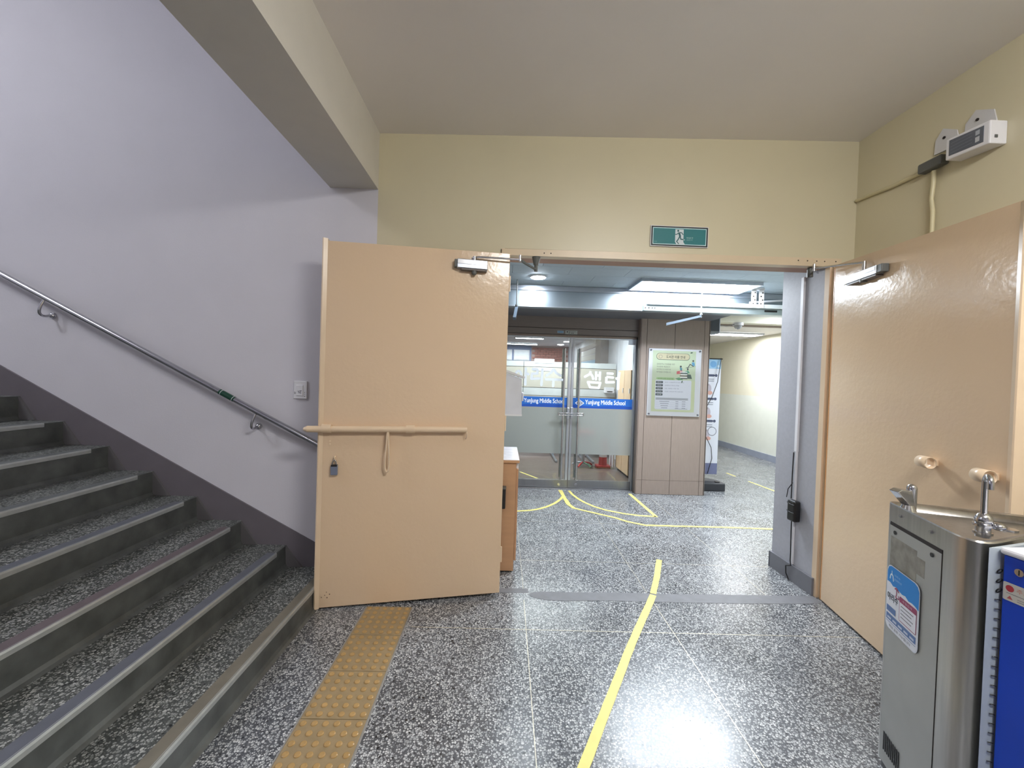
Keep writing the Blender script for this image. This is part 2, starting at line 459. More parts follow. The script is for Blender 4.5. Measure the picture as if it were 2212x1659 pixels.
# --- beige wall above and beside the double door opening (Y=3)
m = M()
m.prism([(-0.957, 0), (-0.02, 0), (-0.02, 2.535), (2.49, 2.555), (2.49, 0), (2.62, 0), (2.62, 3.60), (-0.957, 3.60)], 3.0, 3.19, 'y')
m.make('wall_back', M_BEIGE, **ST)
# frame: head and jambs
fr = empty('trim_1', (1.2, 3.1, 0), kind='structure')
M().prism([(-0.044, 2.484), (2.50, 2.492), (2.50, 2.553), (-0.044, 2.531)], 2.992, 3.06, 'y').make('frame_head', M_FRAME, fr)
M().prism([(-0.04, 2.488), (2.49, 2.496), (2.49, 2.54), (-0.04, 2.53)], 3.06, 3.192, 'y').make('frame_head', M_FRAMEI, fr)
box('frame_jamb', M_FRAME, 2.425, 2.485, 2.97, 3.0, 0, 2.484, fr, b=0.003)
box('frame_jamb', M_FRAME, -0.04, 0.012, 2.97, 3.19, 0, 2.484, fr, b=0.003)
box('frame_stop', M_DOORE, 2.408, 2.425, 2.985, 3.03, 0, 2.486, fr)
for x, z in ((0.27, 2.508), (0.32, 2.508), (2.17, 2.528), (2.24, 2.528), (2.31, 2.528), (2.37, 2.528), (2.455, 2.53)):
    M().cyl((x, 2.993, z), (x, 2.990, z), 0.0045, 8).make('screw', M_GAP, fr)
box('bolt_slot', M_GAP, -0.047, -0.043, 2.99, 3.0, 2.49, 2.525, fr)
# --- lavender stair wall (same plane), upper flight wall, closing walls
box('wall_left', M_LAV, -6.1, -0.957, 3.0, 3.19, 0, 6.0, **ST)
box('wall_stairwell', M_LAV, -6.25, -6.1, -3.2, 3.19, 0, 6.0, **ST)
box('wall_rear', M_LAV, -6.1, 2.62, -3.35, -3.2, 0, 6.0, **ST)
M().prism([(-3.2, 0), (3.0, 0), (3.0, 3.6), (-3.2, 3.6)], 2.60, 2.75, 'x').make('wall_right', M_BEIGE, **ST)
# ceiling of the lobby (falls slightly towards the beam) and stairwell ceiling
M().prism([(-0.957, 3.331), (2.75, 3.434), (2.75, 3.62), (-0.957, 3.62)], -3.3, 3.02, 'y').make('ceiling', M_CEIL, **ST)
box('ceiling', M_CEIL, -6.2, -0.9, -3.3, 3.1, 5.6, 5.75, **ST)
box('beam', M_BEAM, -1.306, -0.957, -3.25, 3.0, 2.925, 3.62, **ST)
box('wall_upper', M_LAV, -1.10, -0.90, -3.25, 3.0, 3.62, 5.7, **ST)

# --- corridor beyond the doors
box('wall_pillar', M_GREYW, 2.41, 2.62, 3.005, 3.492, 0, 2.74, **ST)
box('wall_corridor_right', M_CREAM, 2.62, 5.8, 3.3, 3.49, 0, 2.74, **ST)
box('wall_corridor_left', M_CREAM, -3.2, -3.05, 3.19, 14.2, 0, 2.9, **ST)
box('wall_far_right', M_CREAM, 5.65, 5.8, 3.49, 14.2, 1.35, 2.9, **ST)
box('wall_far_right', M_PALE, 5.65, 5.8, 3.49, 14.2, 0, 1.35, **ST)
box('baseboard_far_right', mat('blue_grey_skirting', (150, 158, 178), 0.4), 5.635, 5.65, 3.49, 14.0, 0, 0.135, **ST)
box('wall_end', M_CREAM, 2.5, 5.8, 13.9, 14.05, 0, 2.9, **ST)
bb = box('baseboard_pillar', M_BASE, 2.392, 2.41, 3.005, 3.50, 0, 0.135, b=0.002, **ST)
box('baseboard_pillar', M_BASE, 2.392, 2.62, 3.492, 3.505, 0, 0.135, **ST)
# corridor ceiling made of boards
cl = box('ceiling', mat('ceiling_joint', (120, 130, 140), 0.8), -3.1, 5.8, 3.19, 6.1, 2.732, 2.85, **ST)
b0 = None
for j in range(6):
    ya = 3.195+j*0.303
    for i in range(11):
        xa = -0.85+i*0.606+(0.303 if j % 2 else 0)
        if b0 is None: b0 = box('ceiling_board', M_CEILT, xa, xa+0.603, ya, ya+0.2995, 2.72, 2.731, cl)
        else: copy_mesh(b0, (xa+0.3015, ya+0.14975, 2.72), cl)
box('ceiling', M_CEIL, 2.85, 5.8, 6.1, 14.0, 2.67, 2.85, **ST)
# steel clad header, dark soffit behind it
hd = empty('trim_2', (1.3, 5.0, 2.46), kind='structure')
box('header_cladding', M_HDR, -3.0, 5.65, 4.95, 5.10, 2.46, 2.655, hd, b=0.003)
box('header_top_rail', M_ALU, -3.0, 5.65, 4.935, 4.95, 2.655, 2.715, hd, b=0.002)
box('header_lip', M_ALU, -3.0, 5.65, 4.94, 4.95, 2.455, 2.468, hd)
box('header_top', M_CEILT, -3.0, 5.65, 4.95, 5.1, 2.655, 2.73, hd)
box('soffit', mat('soffit_grey', (104, 106, 114), 0.45), -3.0, 2.89, 5.10, 5.86, 2.47, 2.50, hd)
# cream lintel towards the far hall
box('trim_3', M_CREAM, 2.88, 5.65, 6.10, 6.28, 2.53, 2.74, **ST)
box('trim_4', M_WOOD, 2.88, 5.65, 6.28, 6.33, 2.50, 2.62, **ST)
# door surround of the library
sr = empty('trim_5', (1, 5.8, 0), kind='structure')
box('header_panel', M_WOODD, -3.0, 1.985, 5.76, 5.84, 2.31, 2.47, sr)
box('header_panel', M_WOODD, -3.0, 1.985, 5.755, 5.84, 2.225, 2.303, sr)
box('joint_backing', M_GAP, -3.0, 1.985, 5.79, 5.84, 2.22, 2.47, sr)
box('frame_rail', M_WOOD, -3.0, 1.90, 5.80, 5.86, 2.192, 2.222, sr, b=0.003)
box('frame_rail', M_ALU, -3.0, 1.90, 5.82, 5.87, 2.178, 2.193, sr)
box('frame_post', M_ALU, 1.885, 1.93, 5.80, 5.90, 0, 2.19, sr, b=0.002)
box('frame_post', M_BASE, 1.93, 1.965, 5.75, 5.90, 0, 2.22, sr)
box('threshold', M_STEEL, -3.0, 1.93, 5.79, 5.93, 0, 0.012, sr, b=0.002)
# panelled column
col_ = empty('wall_column', (2.4, 5.8, 0), kind='structure')
box('column_core', M_GAP, 1.93, 2.875, 5.665, 6.0, 0, 2.62, col_)
for xa, xb in ((1.915, 1.992), (1.997, 2.388), (2.393, 2.806), (2.811, 2.884)):
    box('cladding_panel', M_WOOD, xa, xb, 5.65, 5.668, 0.004, 0.20, col_)
    box('cladding_panel', M_WOOD, xa, xb, 5.65, 5.668, 0.203, 2.60, col_)
box('cladding_panel', M_WOOD, 2.875, 2.889, 5.65, 6.02, 0.004, 2.60, col_)
box('cladding_panel', M_WOOD, 1.905, 1.93, 5.66, 5.76, 0.004, 2.47, col_)

# --- library seen through the glass
box('floor', M_VINYL, -3.0, 2.42, 5.93, 14.0, 0, 0.004, **ST)
box('wall_library_right', M_WALLIN, 2.30, 2.42, 5.95, 14.0, 0, 2.75, **ST)
box('wall_hall_left', M_CREAM, 2.62, 2.86, 6.02, 14.0, 0, 2.75, **ST)
lb = box('wall_library_back', M_MORT, -3.0, 2.3, 14.0, 14.15, 0, 2.75, **ST)
box('ceiling', mat('library_ceiling', (215, 218, 224), 0.7), -3.05, 2.62, 5.88, 14.1, 2.70, 2.85, **ST)
box('painted_panel', M_BLUEG, -1.5, 0.93, 13.96, 14.0, 2.15, 2.69, lb)
brick0 = None
for r_ in range(9):
    for c_ in range(7):
        xa = 0.97+c_*0.19+(0.09 if r_ % 2 else 0)
        z_ = 1.95+r_*0.078
        if xa+0.18 > 2.29: continue
        if brick0 is None: brick0 = box('brick', M_BRICK, xa, xa+0.18, 13.97, 14.0, z_, z_+0.068, lb)
        else: copy_mesh(brick0, (xa+0.09, 13.985, z_), lb)
wn = empty('window_1', (0.3, 13.95, 2.2), kind='structure')
def blind_window(parent, xa, xb, z0, z1, yy, n=8):
    box('window_frame', M_WHITE, xa-0.03, xb+0.03, yy, yy+0.02, z0-0.03, z1+0.03, parent)
    h = (z1-z0)/n
    for i in range(n):
        box('blind_slat', mat('blind_white', (240, 244, 250), 0.5), xa, xb, yy-0.02, yy-0.012, z0+i*h+0.006, z0+(i+1)*h, parent)
blind_window(wn, 0.36, 0.84, 2.22, 2.52, 13.93)
blind_window(wn, -0.3, 0.24, 2.22, 2.52, 13.93)

# ================================================================ LAMPS
def panel_lamp(name, x0, x1, y0, y1, z, key, label, cat='ceiling light', group=None, fm=None):
    e = empty(name, ((x0+x1)/2, (y0+y1)/2, z-0.03), label, cat, group)
    f = fm or M_ALU
    t = 0.018
    mm = M()
    mm.box(x0-t, x1+t, y0-t, y0, z-0.035, z); mm.box(x0-t, x1+t, y1, y1+t, z-0.035, z)
    mm.box(x0-t, x0, y0, y1, z-0.035, z); mm.box(x1, x1+t, y0, y1, z-0.035, z)
    mm.make('lamp_frame', f, e)
    M().add([(x0, y0, z-0.028), (x0, y1, z-0.028), (x1, y1, z-0.028), (x1, y0, z-0.028)], [(0, 1, 2, 3)]).make('diffuser', emis('light_'+key, key), e)
    return e
hl = empty('ceiling_lamp', (1.4, -0.15, 3.215), 'surface mounted lobby ceiling lamp above and behind the camera', 'ceiling light')
M().box(0.8, 2.0, -0.32, 0.02, 3.345, 3.40).make('lamp_base', M_WHITE, hl)
M().box(0.82, 1.98, -0.30, 0.0, 3.245, 3.345).make('diffuser', emis('light_hall', 'hall'), hl)
panel_lamp('ceiling_lamp', -1.2-0.6, -1.2-0.2, -2.9, -2.6, 5.58, 'rear', 'small lamp high in the stairwell behind the camera')
panel_lamp('ceiling_lamp', -5.6, -4.6, 0.2, 0.7, 5.20, 'stair', 'stairwell ceiling lamp high above the landing')
panel_lamp('ceiling_lamp', 1.49, 2.80, 4.42, 4.86, 2.718, 'corridor', 'wide rectangular corridor ceiling lamp in front of the steel header')
panel_lamp('ceiling_lamp', 4.25, 5.35, 8.30, 8.62, 2.668, 'far', 'rectangular ceiling lamp in the far hall beyond the banner')
panel_lamp('ceiling_lamp', 4.2, 5.2, 5.45, 5.75, 2.718, 'corridor', 'unseen lamp added between the steel header and the cream lintel')  # added lamp, hidden above the header, brightens the lintel and far floor
dl = empty('downlight', (0.352, 4.53, 2.70), 'round white downlight above the glass doors, left of the big corridor lamp', 'ceiling light')
M().cyl((0.352, 4.53, 2.72), (0.352, 4.53, 2.708), 0.088, 28).make('trim_ring', M_WHITE, dl)
M().cyl((0.352, 4.53, 2.7079), (0.352, 4.53, 2.703), 0.076, 28).make('diffuser', emis('light_down', 'down'), dl)
for x0, x1, y0, y1, lb_ in ((0.30, 1.06, 10.95, 11.15, 'nearer long ceiling lamp inside the library'), (0.05, 1.05, 12.95, 13.15, 'farther long ceiling lamp inside the library'),
                       (-2.4, -1.0, 8.0, 8.3, 'long library ceiling lamp hidden left of the glass doors'), (0.2, 1.6, 7.2, 7.5, 'long library ceiling lamp just behind the glass doors')):
    panel_lamp('strip_lamp', x0, x1, y0, y1, 2.698, 'library', lb_, group='library strip lamps')
for (x, y), lb_ in (((1.84, 11.9), 'nearer of two round library downlights'), ((1.80, 13.0), 'farther of two round library downlights')):
    d2 = empty('downlight', (x, y, 2.68), lb_, 'ceiling light', 'library downlights')
    M().cyl((x, y, 2.70), (x, y, 2.69), 0.12, 20).make('trim_ring', M_WHITE, d2)
    M().cyl((x, y, 2.689), (x, y, 2.684), 0.10, 20).make('diffuser', emis('light_library', 'library'), d2)

# ================================================================ STAIRS
NX = [-1.215, -1.550, -1.875, -2.197, -2.515, -2.833, -3.152, -3.468, -3.785, -4.10, -4.42]
NZ = [0.145, 0.302, 0.475, 0.645, 0.820, 0.995, 1.165, 1.336, 1.510, 1.680, 1.855]
stair = empty('staircase', (-2.8, 1.0, 0), 'grey terrazzo staircase climbing left along the lavender wall', 'stairs')
YS0, YS1 = -1.6, 2.999
nos = [(126, 121, 108), (96, 100, 110), (104, 94, 98), (98, 102, 112), (104, 108, 110), (110, 114, 116), (110, 114, 116), (110, 114, 116)]
for k in range(10):
    x, z = NX[k], NZ[k]; zb = NZ[k-1] if k else 0.0
    st = box('step', T_STEP, NX[k+1]-0.01, x-0.006, YS0, YS1, 0.0 if k == 0 else zb-0.05, z, stair)
    rm = M()
    rm.prism([(x-0.006, zb), (x+0.028, zb+0.0005), (x+0.012, zb+0.010), (x+0.004, zb+0.028), (x, z-0.028), (x-0.006, z-0.028)], YS0, YS1, 'y')
    rm.make('riser', M_RISER, st)
    ye = YS1 if k == 0 else YS1-0.15
    c = nos[min(k, 7)]
    M().box(x-0.060, x+0.001, YS0, ye, z, z+0.003).make('nosing_strip', mat('nosing_%d' % k, c, 0.35, 0.35 if k == 0 else 0.15, var=0.08, vscale=10), st)
    lm = M(); lm.prism([(x-0.004, z+0.0032), (x+0.003, z+0.0025), (x+0.006, z-0.006), (x+0.005, z-0.026), (x-0.004, z-0.028)], YS0, ye, 'y')
    lm.make('nosing_lip', M_LIP, st)
    if ye < YS1:
        M().prism([(x-0.006, z), (x-0.001, z-0.002), (x, z-0.028), (x-0.006, z-0.028)], ye, YS1, 'y').make('nosing_end', M_RISER, st)
    if k:
        M().prism([(x-0.004, z), (x+0.118, zb+0.002), (x-0.004, zb+0.002)], 2.972, 2.998, 'y').make('wall_fillet', M_STRING2, st)
box('landing', T_STEP, -6.09, NX[10], -3.19, YS1, 1.7, 1.855, stair)
M().prism([(NX[10], 1.68), (NX[10]+0.004, 1.855), (NX[10]-0.05, 1.855)], YS0, YS1, 'y').make('nosing_lip', M_LIP, stair)
# painted stringer band on the wall
def sk(x): return 0.32-(x+1.342)*0.5412
M().prism([(-4.6, sk(-4.6)), (-1.14, sk(-1.14)), (-1.10, 0.12), (-0.957, 0.12), (-0.957, 0), (-1.3, 0), (-4.6, 1.6)], 2.988, 2.9995, 'y').make('trim_6', M_STRING, **ST)

# handrail on the lavender wall
hr = empty('handrail', (-3, 2.92, 1.9), 'round stainless steel handrail on the lavender stair wall', 'handrail')
def hz(x): return 1.067-(x+1.324)*0.5095
M().cyl((-5.4, 2.92, hz(-5.4)), (-1.06, 2.92, hz(-1.06)), 0.0195, 20).make('rail', M_CHROME, hr)
M().sphere((-1.06, 2.92, hz(-1.06)), 0.0195).make('rail_end', M_CHROME, hr)
for x in (-4.75, -3.235, -1.755):
    z = hz(x)
    pth = []
    for i in range(13):
        t = i/12
        pth.append((x-0.012*math.sin(t*PI)-0.02*t, 2.92-0.028*math.sin(t*PI*0.9)+0.075*t**2.2, z-0.015-0.115*math.sin(min(1, t*1.25)*PI/2)+0.012*max(0, t-0.8)*5))
    b_ = M().tube(pth, 0.0085, 10).make('rail_bracket', M_CHROME, hr)
    e = pth[-1]
    M().cyl((e[0], 2.998, e[2]), (e[0], 2.985, e[2]), 0.022, 16).sphere((e[0], 2.985, e[2]), 0.019, (1, 0.7, 1)).make('wall_flange', M_CHROME, b_)
gx0, gx1 = -2.01, -1.905
M().cyl((gx0, 2.92, hz(gx0)), (gx1, 2.92, hz(gx1)), 0.0201, 20, caps=False).make('sticker', mat('green_label', (18, 62, 48), 0.3), hr, label='dark green label wrapped around the rail')
for q in (gx0+0.012, gx1-0.012):
    M().cyl((q, 2.92, hz(q)), (q+0.003, 2.92, hz(q+0.003)), 0.0205, 20, caps=False).make('sticker_line', M_WHITE, hr)

# wall switch with note
sw = empty('wall_switch', (-1.479, 2.99, 1.38), 'white wall switch with a scribbled note, left of the big door leaf', 'switch')
box('switch_plate', M_WHITE, -1.526, -1.432, 2.986, 2.9995, 1.380, 1.508, sw, b=0.002)
box('rocker', M_WHITE, -1.505, -1.458, 2.981, 2.986, 1.402, 1.480, sw, b=0.0015)
for o_, marks in (((-1.526, 2.9855, 1.380), ([(0.006, 0.044), (0.010, 0.048)], [(0.006, 0.036), (0.014, 0.041)], [(0.078, 0.044), (0.081, 0.047)], [(0.079, 0.036), (0.081, 0.033)], [(0.079, 0.022), (0.081, 0.017)])),
                  ((-1.505, 2.9808, 1.402), ([(0.012, 0.034), (0.020, 0.031)], [(0.024, 0.037), (0.028, 0.032), (0.037, 0.036)], [(0.016, 0.022), (0.026, 0.021)], [(0.031, 0.025), (0.033, 0.018)]))):
    for pts_ in marks:
        p = Print(o_, (1, 0, 0), (0, 0, 1), (0, -1, 0)); p.line(pts_, 0.004, (20, 22, 40), 1); p.make('pen_mark', sw)

# ================================================================ DOUBLE DOORS
# left leaf: hinge -> free edge ; local x along leaf, y<0 faces room? (normal = z x d)
LT = frame2((0.02, 2.90, 0), (-1.205, 2.69, 0))     # d points left, n = z x d points to -Y (room)
ld = empty('door_1', (0.02, 2.90, 0), 'open peach left door leaf in front of the stair wall', kind='structure')
WL, HL = 1.243, 2.455
M(LT).prism([(0, 0.030), (WL, 0.010), (WL, HL-0.012), (0, HL+0.012)], -0.042, 0, 'y').make('door_leaf', M_DOOR, ld, bevel=0.003)
M(LT).prism([(WL-0.028, 0.0), (WL-0.004, 0.010), (WL+0.004, 0.006), (WL+0.004, -0.045), (WL-0.028, -0.045)], 0.004, HL+0.003).make('edge_strip', M_DOORE, ld)
for z in (0.25, 1.2, 2.2):
    M(LT).cyl((-0.004, -0.01, z), (-0.004, -0.01, z+0.11), 0.007, 12).make('hinge', M_DOORE, ld)
# barrel bolt (long painted pipe with two collars, loop handle)
bt = M(LT).cyl((1.305, 0.032, 1.208), (0.272, 0.032, 1.212), 0.0215, 24)
bt.cyl((1.327, 0.032, 1.208), (1.305, 0.032, 1.208), 0.010, 24, 0.0215)
bolt = bt.make('bolt_bar', M_DOORE, ld)
for s_ in (1.158, 0.625):
    M(LT).cyl((s_, 0.032, 1.212), (s_+0.058, 0.032, 1.212), 0.0285, 24).box(s_+0.004, s_+0.054, 0, 0.03, 1.19, 1.234).make('bolt_collar', M_DOORE, ld)
lp = [(0.806, 0.040, 1.20)]
for i in range(0, 25):
    t = i/24*2*PI
    lp.append((0.80+0.0255*math.sin(t)*(1-0.75*abs(math.cos(t/2))**0.6) if False else 0.80+0.024*math.sin(t)*(0.25+0.75*(0.5-0.5*math.cos(t))**2), 0.042, 1.06+0.135*math.cos(t)))
M(LT).tube(lp[2:], 0.0065, 8, closed=True).make('loop_handle', M_DOORE, bolt)
M(LT).tube([(0.275, 0.045, 1.20), (0.272, 0.050, 1.185), (0.273, 0.04, 1.165), (0.278, 0.02, 1.145)], 0.004, 8).make('end_hook', M_DOORE, bolt)
for z in (1.105, 1.125):
    M(LT).cyl((1.173, 0, z), (1.173, 0.004, z), 0.006, 12).make('rivet', M_DOORE, ld)
M(LT).tube([(1.137, 0.0, 1.022), (1.137, 0.018, 1.022), (1.137, 0.02, 1.008), (1.137, 0.0, 1.000)], 0.0045, 8).make('staple', M_DOORE, ld)
pdl = empty('padlock', LT @ Vector((1.137, 0.018, 0.90)), 'small blue-grey padlock hanging on the left door leaf', 'padlock')
sh = []
for i in range(13):
    t = PI*i/12; sh.append((1.137+0.013*math.cos(t), 0.018, 0.965+0.038*math.sin(t)))
M(LT).tube(sh, 0.0038, 8).make('shackle', M_CHROME, pdl)
M(LT).box(1.115, 1.159, 0.008, 0.028, 0.903, 0.968, 0.004).make('lock_body', mat('padlock_blue', (128, 136, 156), 0.3, 0.3), pdl)
M(LT).box(1.118, 1.156, 0.006, 0.030, 0.960, 0.972, 0.002).make('lock_cap', M_BLACK, pdl)
# rust marks at the foot of the leaf
p = Print(LT @ Vector((0, 0.001, 0)), LT.to_3x3() @ Vector((-1, 0, 0)), (0, 0, 1), LT.to_3x3() @ Vector((0, 1, 0)))
for u, v, r_ in ((-1.17, 0.115, .003), (-1.15, 0.10, .004), (-1.165, 0.078, .004), (-1.18, 0.095, .003), (-1.2, 0.082, .003)):
    p.disc(u, v, r_, (96, 74, 58))
p.make('paint_chips', ld)
# door closers
def closer(T, s0, s1, zt, parent, hgt=0.062, dep=0.05):
    c = M(T).box(s0, s1, 0, dep, zt-hgt, zt, 0.004).make('closer_body', M_ALU, parent)
    M(T).box(s0+0.004, s1-0.004, dep-0.002, dep+0.003, zt-hgt*0.55, zt-0.006, 0.001).make('cover_strip', mat('bright_aluminium', (210, 212, 216), 0.2, 0.9), c)
    M(T).box(s0+0.002, s1-0.03, 0.002, dep-0.004, zt-hgt-0.012, zt-hgt, 0.002).make('base_plate', mat('closer_plate', (104, 96, 92), 0.45), c)
    return c
c = closer(LT, 0.165, 0.375, 2.388, ld)
M(LT).cyl((0.255, 0.028, 2.318), (0.255, 0.028, 2.300), 0.018, 16).sphere((0.255, 0.028, 2.302), 0.018).make('spindle_cap', M_GREY, c)
M(LT).box(0.375, 0.392, 0.004, 0.046, 2.332, 2.384, 0.003).make('end_cap', M_GREY, c)
M(LT).cyl((0.255, 0.028, 2.388), (0.255, 0.028, 2.414), 0.013, 14).make('spindle', M_CHROME, c)
M(LT).tube([(0.275, 0.030, 2.402), (0.25, 0.03, 2.404), (0.235, 0.031, 2.413), (0.20, 0.034, 2.414), (-0.063, 0.05, 2.416)], 0.0065, 8).make('closer_arm', M_CHROME, c)
p0 = LT @ Vector((-0.063, 0.05, 2.416))
M().cyl(p0-Vector((0, 0, .012)), p0+Vector((0, 0, .03)), 0.010, 12).make('arm_joint', M_CHROME, c)
M().tube([p0, p0+Vector((0.04, 0.05, -0.012)), (0.215, 3.02, 2.392)], 0.0095, 8).make('closer_arm', M_GREY, c)
M().cyl((0.215, 3.02, 2.378), (0.215, 3.02, 2.425), 0.013, 14).make('arm_joint', M_GREY, c)
M().cyl((0.215, 3.02, 2.425), (0.215, 3.02, 2.484), 0.018, 20, 0.032).make('arm_shoe', M_GREY, c)

# right leaf
RT = frame2((2.165, 1.66, 0), (2.41, 2.94, 0))      # d towards the hinge, n = z x d points to -X (room)
rd = empty('door_2', (2.41, 2.94, 0), 'open peach right door leaf behind the drinking fountain', kind='structure')
WR = 1.303
M(RT).prism([(0, 0.028), (WR, 0.012), (WR, 2.487), (0.7, 2.447), (0, 2.402)], -0.042, 0, 'y').make('door_leaf', M_DOOR, rd)
M(RT).prism([(-0.002, -0.043), (-0.002, 0.003), (0.004, 0.006), (0.026, 0.0), (0.026, -0.043)], 0.006, 2.40).make('edge_strip', M_DOORE, rd)
M(RT).box(WR-0.003, WR+0.003, -0.04, 0.002, 0.01, 2.47).make('edge_strip', mat('orange_edge_paint', (214, 160, 106), 0.35), rd)
def RS(s): return WR-s
for s_, in ((0.88,), (1.185,)):
    a = RS(s_+0.072)
    q = M(RT); n_ = 22
    R0, R1 = 0.030, 0.0270
    vs = []
    for xx, rr in ((a, R0), (a+0.062, R0), (a+0.062, R1), (a, R1)):
        for i in range(n_):
            t = 2*PI*i/n_; vs.append((xx, 0.042+rr*math.cos(t), 1.218+rr*math.sin(t)))
    fs = []
    for k in range(4):
        o, o2 = k*n_, ((k+1) % 4)*n_
        fs += [(o+i, o2+i, o2+(i+1) % n_, o+(i+1) % n_) for i in range(n_)]
    q.smooth = True
    q.add(vs, fs); q.smooth = False
    q.box(a+0.01, a+0.05, 0, 0.02, 1.205, 1.235)
    q.make('bolt_guide', M_DOORE, rd)
c = closer(RT, RS(0.50), RS(0.19), 2.352, rd, 0.055)
M(RT).cyl((RS(0.36), 0.028, 2.298), (RS(0.36), 0.028, 2.278), 0.02, 16).make('spindle_cap', M_GREY, c)
M(RT).box(RS(0.545), RS(0.50), 0.004, 0.046, 2.300, 2.35, 0.004).make('end_cap', M_GREY, c)
e0 = RT @ Vector((RS(0.36), 0.028, 2.352)); 
M().cyl(e0, e0+Vector((0, 0, 0.06)), 0.011, 12).make('spindle', M_CHROME, c)
e1 = Vector((2.245, 2.93, 2.455))
M().tube([e0+Vector((0, 0, 0.055)), e0+Vector((-0.02, 0.05, 0.062)), e1], 0.0065, 8).make('closer_arm', M_CHROME, c)
M().cyl(e1-Vector((0, 0, .02)), e1+Vector((0, 0, .03)), 0.010, 12).make('arm_joint', M_CHROME, c)
M().tube([e1, (2.36, 3.04, 2.455)], 0.007, 8).make('closer_arm', M_CHROME, c)
M().cyl((2.30, 3.04, 2.42), (2.30, 3.04, 2.487), 0.02, 16).make('arm_shoe', M_GREY, c)

# emergency exit sign
ex = empty('exit_sign', (1.267, 2.985, 2.597), 'green running man exit sign on the beige wall above the doorway', 'sign')
box('sign_housing', M_WHITE, 1.052, 1.482, 2.986, 2.999, 2.591, 2.743, ex, b=0.001)
p = Print((1.056, 2.9855, 2.595), (1, 0, 0), (0, 0, 1), (0, -1, 0))
W_, H_ = 0.422, 0.144
p.rect(0, 0, W_, H_, (8, 18, 26), 1, r=0.003); p.rect(0.011, 0.010, W_-0.011, H_-0.010, (190, 222, 228), 2)
p.rect(0.0165, 0.0155, W_-0.0165, H_-0.0155, (14, 112, 118), 3)
p.rect(0.178, 0.030, 0.240, 0.124, (205, 216, 222), 4); p.poly([(0.178, 0.0311), (0.240, 0.0311), (0.254, 0.0125), (0.190, 0.0125)], (205, 216, 222), 5)
G = (10, 84, 90)
p.disc(0.199, 0.113, 0.0075, G, 7)
p.line([(0.206, 0.098), (0.214, 0.074)], 0.014, G, 7)                       # trunk
p.line([(0.204, 0.101), (0.192, 0.088), (0.180, 0.086)], 0.006, G, 7)
p.line([(0.208, 0.101), (0.226, 0.099), (0.236, 0.086)], 0.006, G, 7)
p.line([(0.211, 0.072), (0.204, 0.055), (0.190, 0.034)], 0.008, G, 7); p.line([(0.190, 0.034), (0.205, 0.018)], 0.006, G, 7)
p.line([(0.215, 0.073), (0.220, 0.052), (0.240, 0.050)], 0.008, G, 7); p.line([(0.240, 0.050), (0.250, 0.047)], 0.004, (205, 216, 222), 7)
p.text('비상구', 0.264, 0.056, (170, 205, 205), w_=0.048, h=0.014, lay=6)
p.text('E X I T', 0.266, 0.044, (170, 205, 205), w_=0.042, h=0.008, lay=6)
p.text('KFI', 0.024, 0.026, (120, 180, 180), w_=0.018, h=0.006, lay=6)
p.make('sign_face', ex)

# emergency lamp unit on the right wall
el = empty('emergency_light', (2.56, 2.2, 2.87), 'white battery emergency light box with dark label high on the right wall', 'emergency light')
M().prism([(2.09, 2.895), (2.305, 2.915), (2.305, 3.035), (2.09, 3.018)], 2.505, 2.60, 'x').make('housing', M_WHITE, el, bevel=0.006)
M().prism([(2.118, 2.917), (2.285, 2.932), (2.285, 3.020), (2.118, 3.003)], 2.503, 2.505, 'x').make('label_plate', mat('dark_label', (92, 97, 108), 0.4), el)
p = Print((2.5028, 2.285, 2.930), (0, -1, 0), (0, 0, 1), (-1, 0, 0))
p.rect(0.130, 0.040, 0.150, 0.064, (170, 176, 186), 1); p.rect(0.130, 0.003, 0.150, 0.030, (190, 194, 200), 1)
for i in range(4): p.rect(0.008, 0.012+i*0.018, 0.115, 0.0135+i*0.018, (130, 136, 146), 1)
p.make('label_print', el)
box('button', M_GREY, 2.53, 2.545, 2.087, 2.09, 2.925, 2.94, el)
for ya, yb, zt in ((2.36, 2.45, 3.165), (2.18, 2.29, 3.165)):
    M().prism([(ya-0.05, 3.02), (yb, 3.03), (yb-0.005, zt-0.05), ((ya+yb)/2, zt), (ya-0.03, zt-0.05)], 2.592, 2.599, 'x').make('mounting_ear', mat('ear_grey', (205, 205, 208), 0.5), el)
    M().cyl((2.592, (ya+yb)/2-.01, zt-0.06), (2.588, (ya+yb)/2-.01, zt-0.06), 0.008, 10).make('screw', M_GAP, el)
cd = empty('cable_conduit', (2.58, 2.44, 2.2), 'beige painted conduit running from the grey junction box to the corner and behind the door', 'conduit')
jb = box('junction_box', M_GREY, 2.545, 2.599, 2.365, 2.505, 2.935, 2.995, cd, b=0.01, label='dark grey junction box')
M().tube([(2.585, 2.51, 2.955), (2.586, 2.7, 2.96), (2.586, 2.85, 2.975), (2.585, 2.985, 2.985)], 0.012, 10).make('conduit_pipe', M_CONDUIT, cd)
M().tube([(2.575, 2.43, 2.925), (2.575, 2.43, 2.85), (2.583, 2.445, 2.76), (2.58, 2.43, 2.68), (2.58, 2.43, 2.20)], 0.0115, 10).make('conduit_pipe', M_CONDUIT, cd)

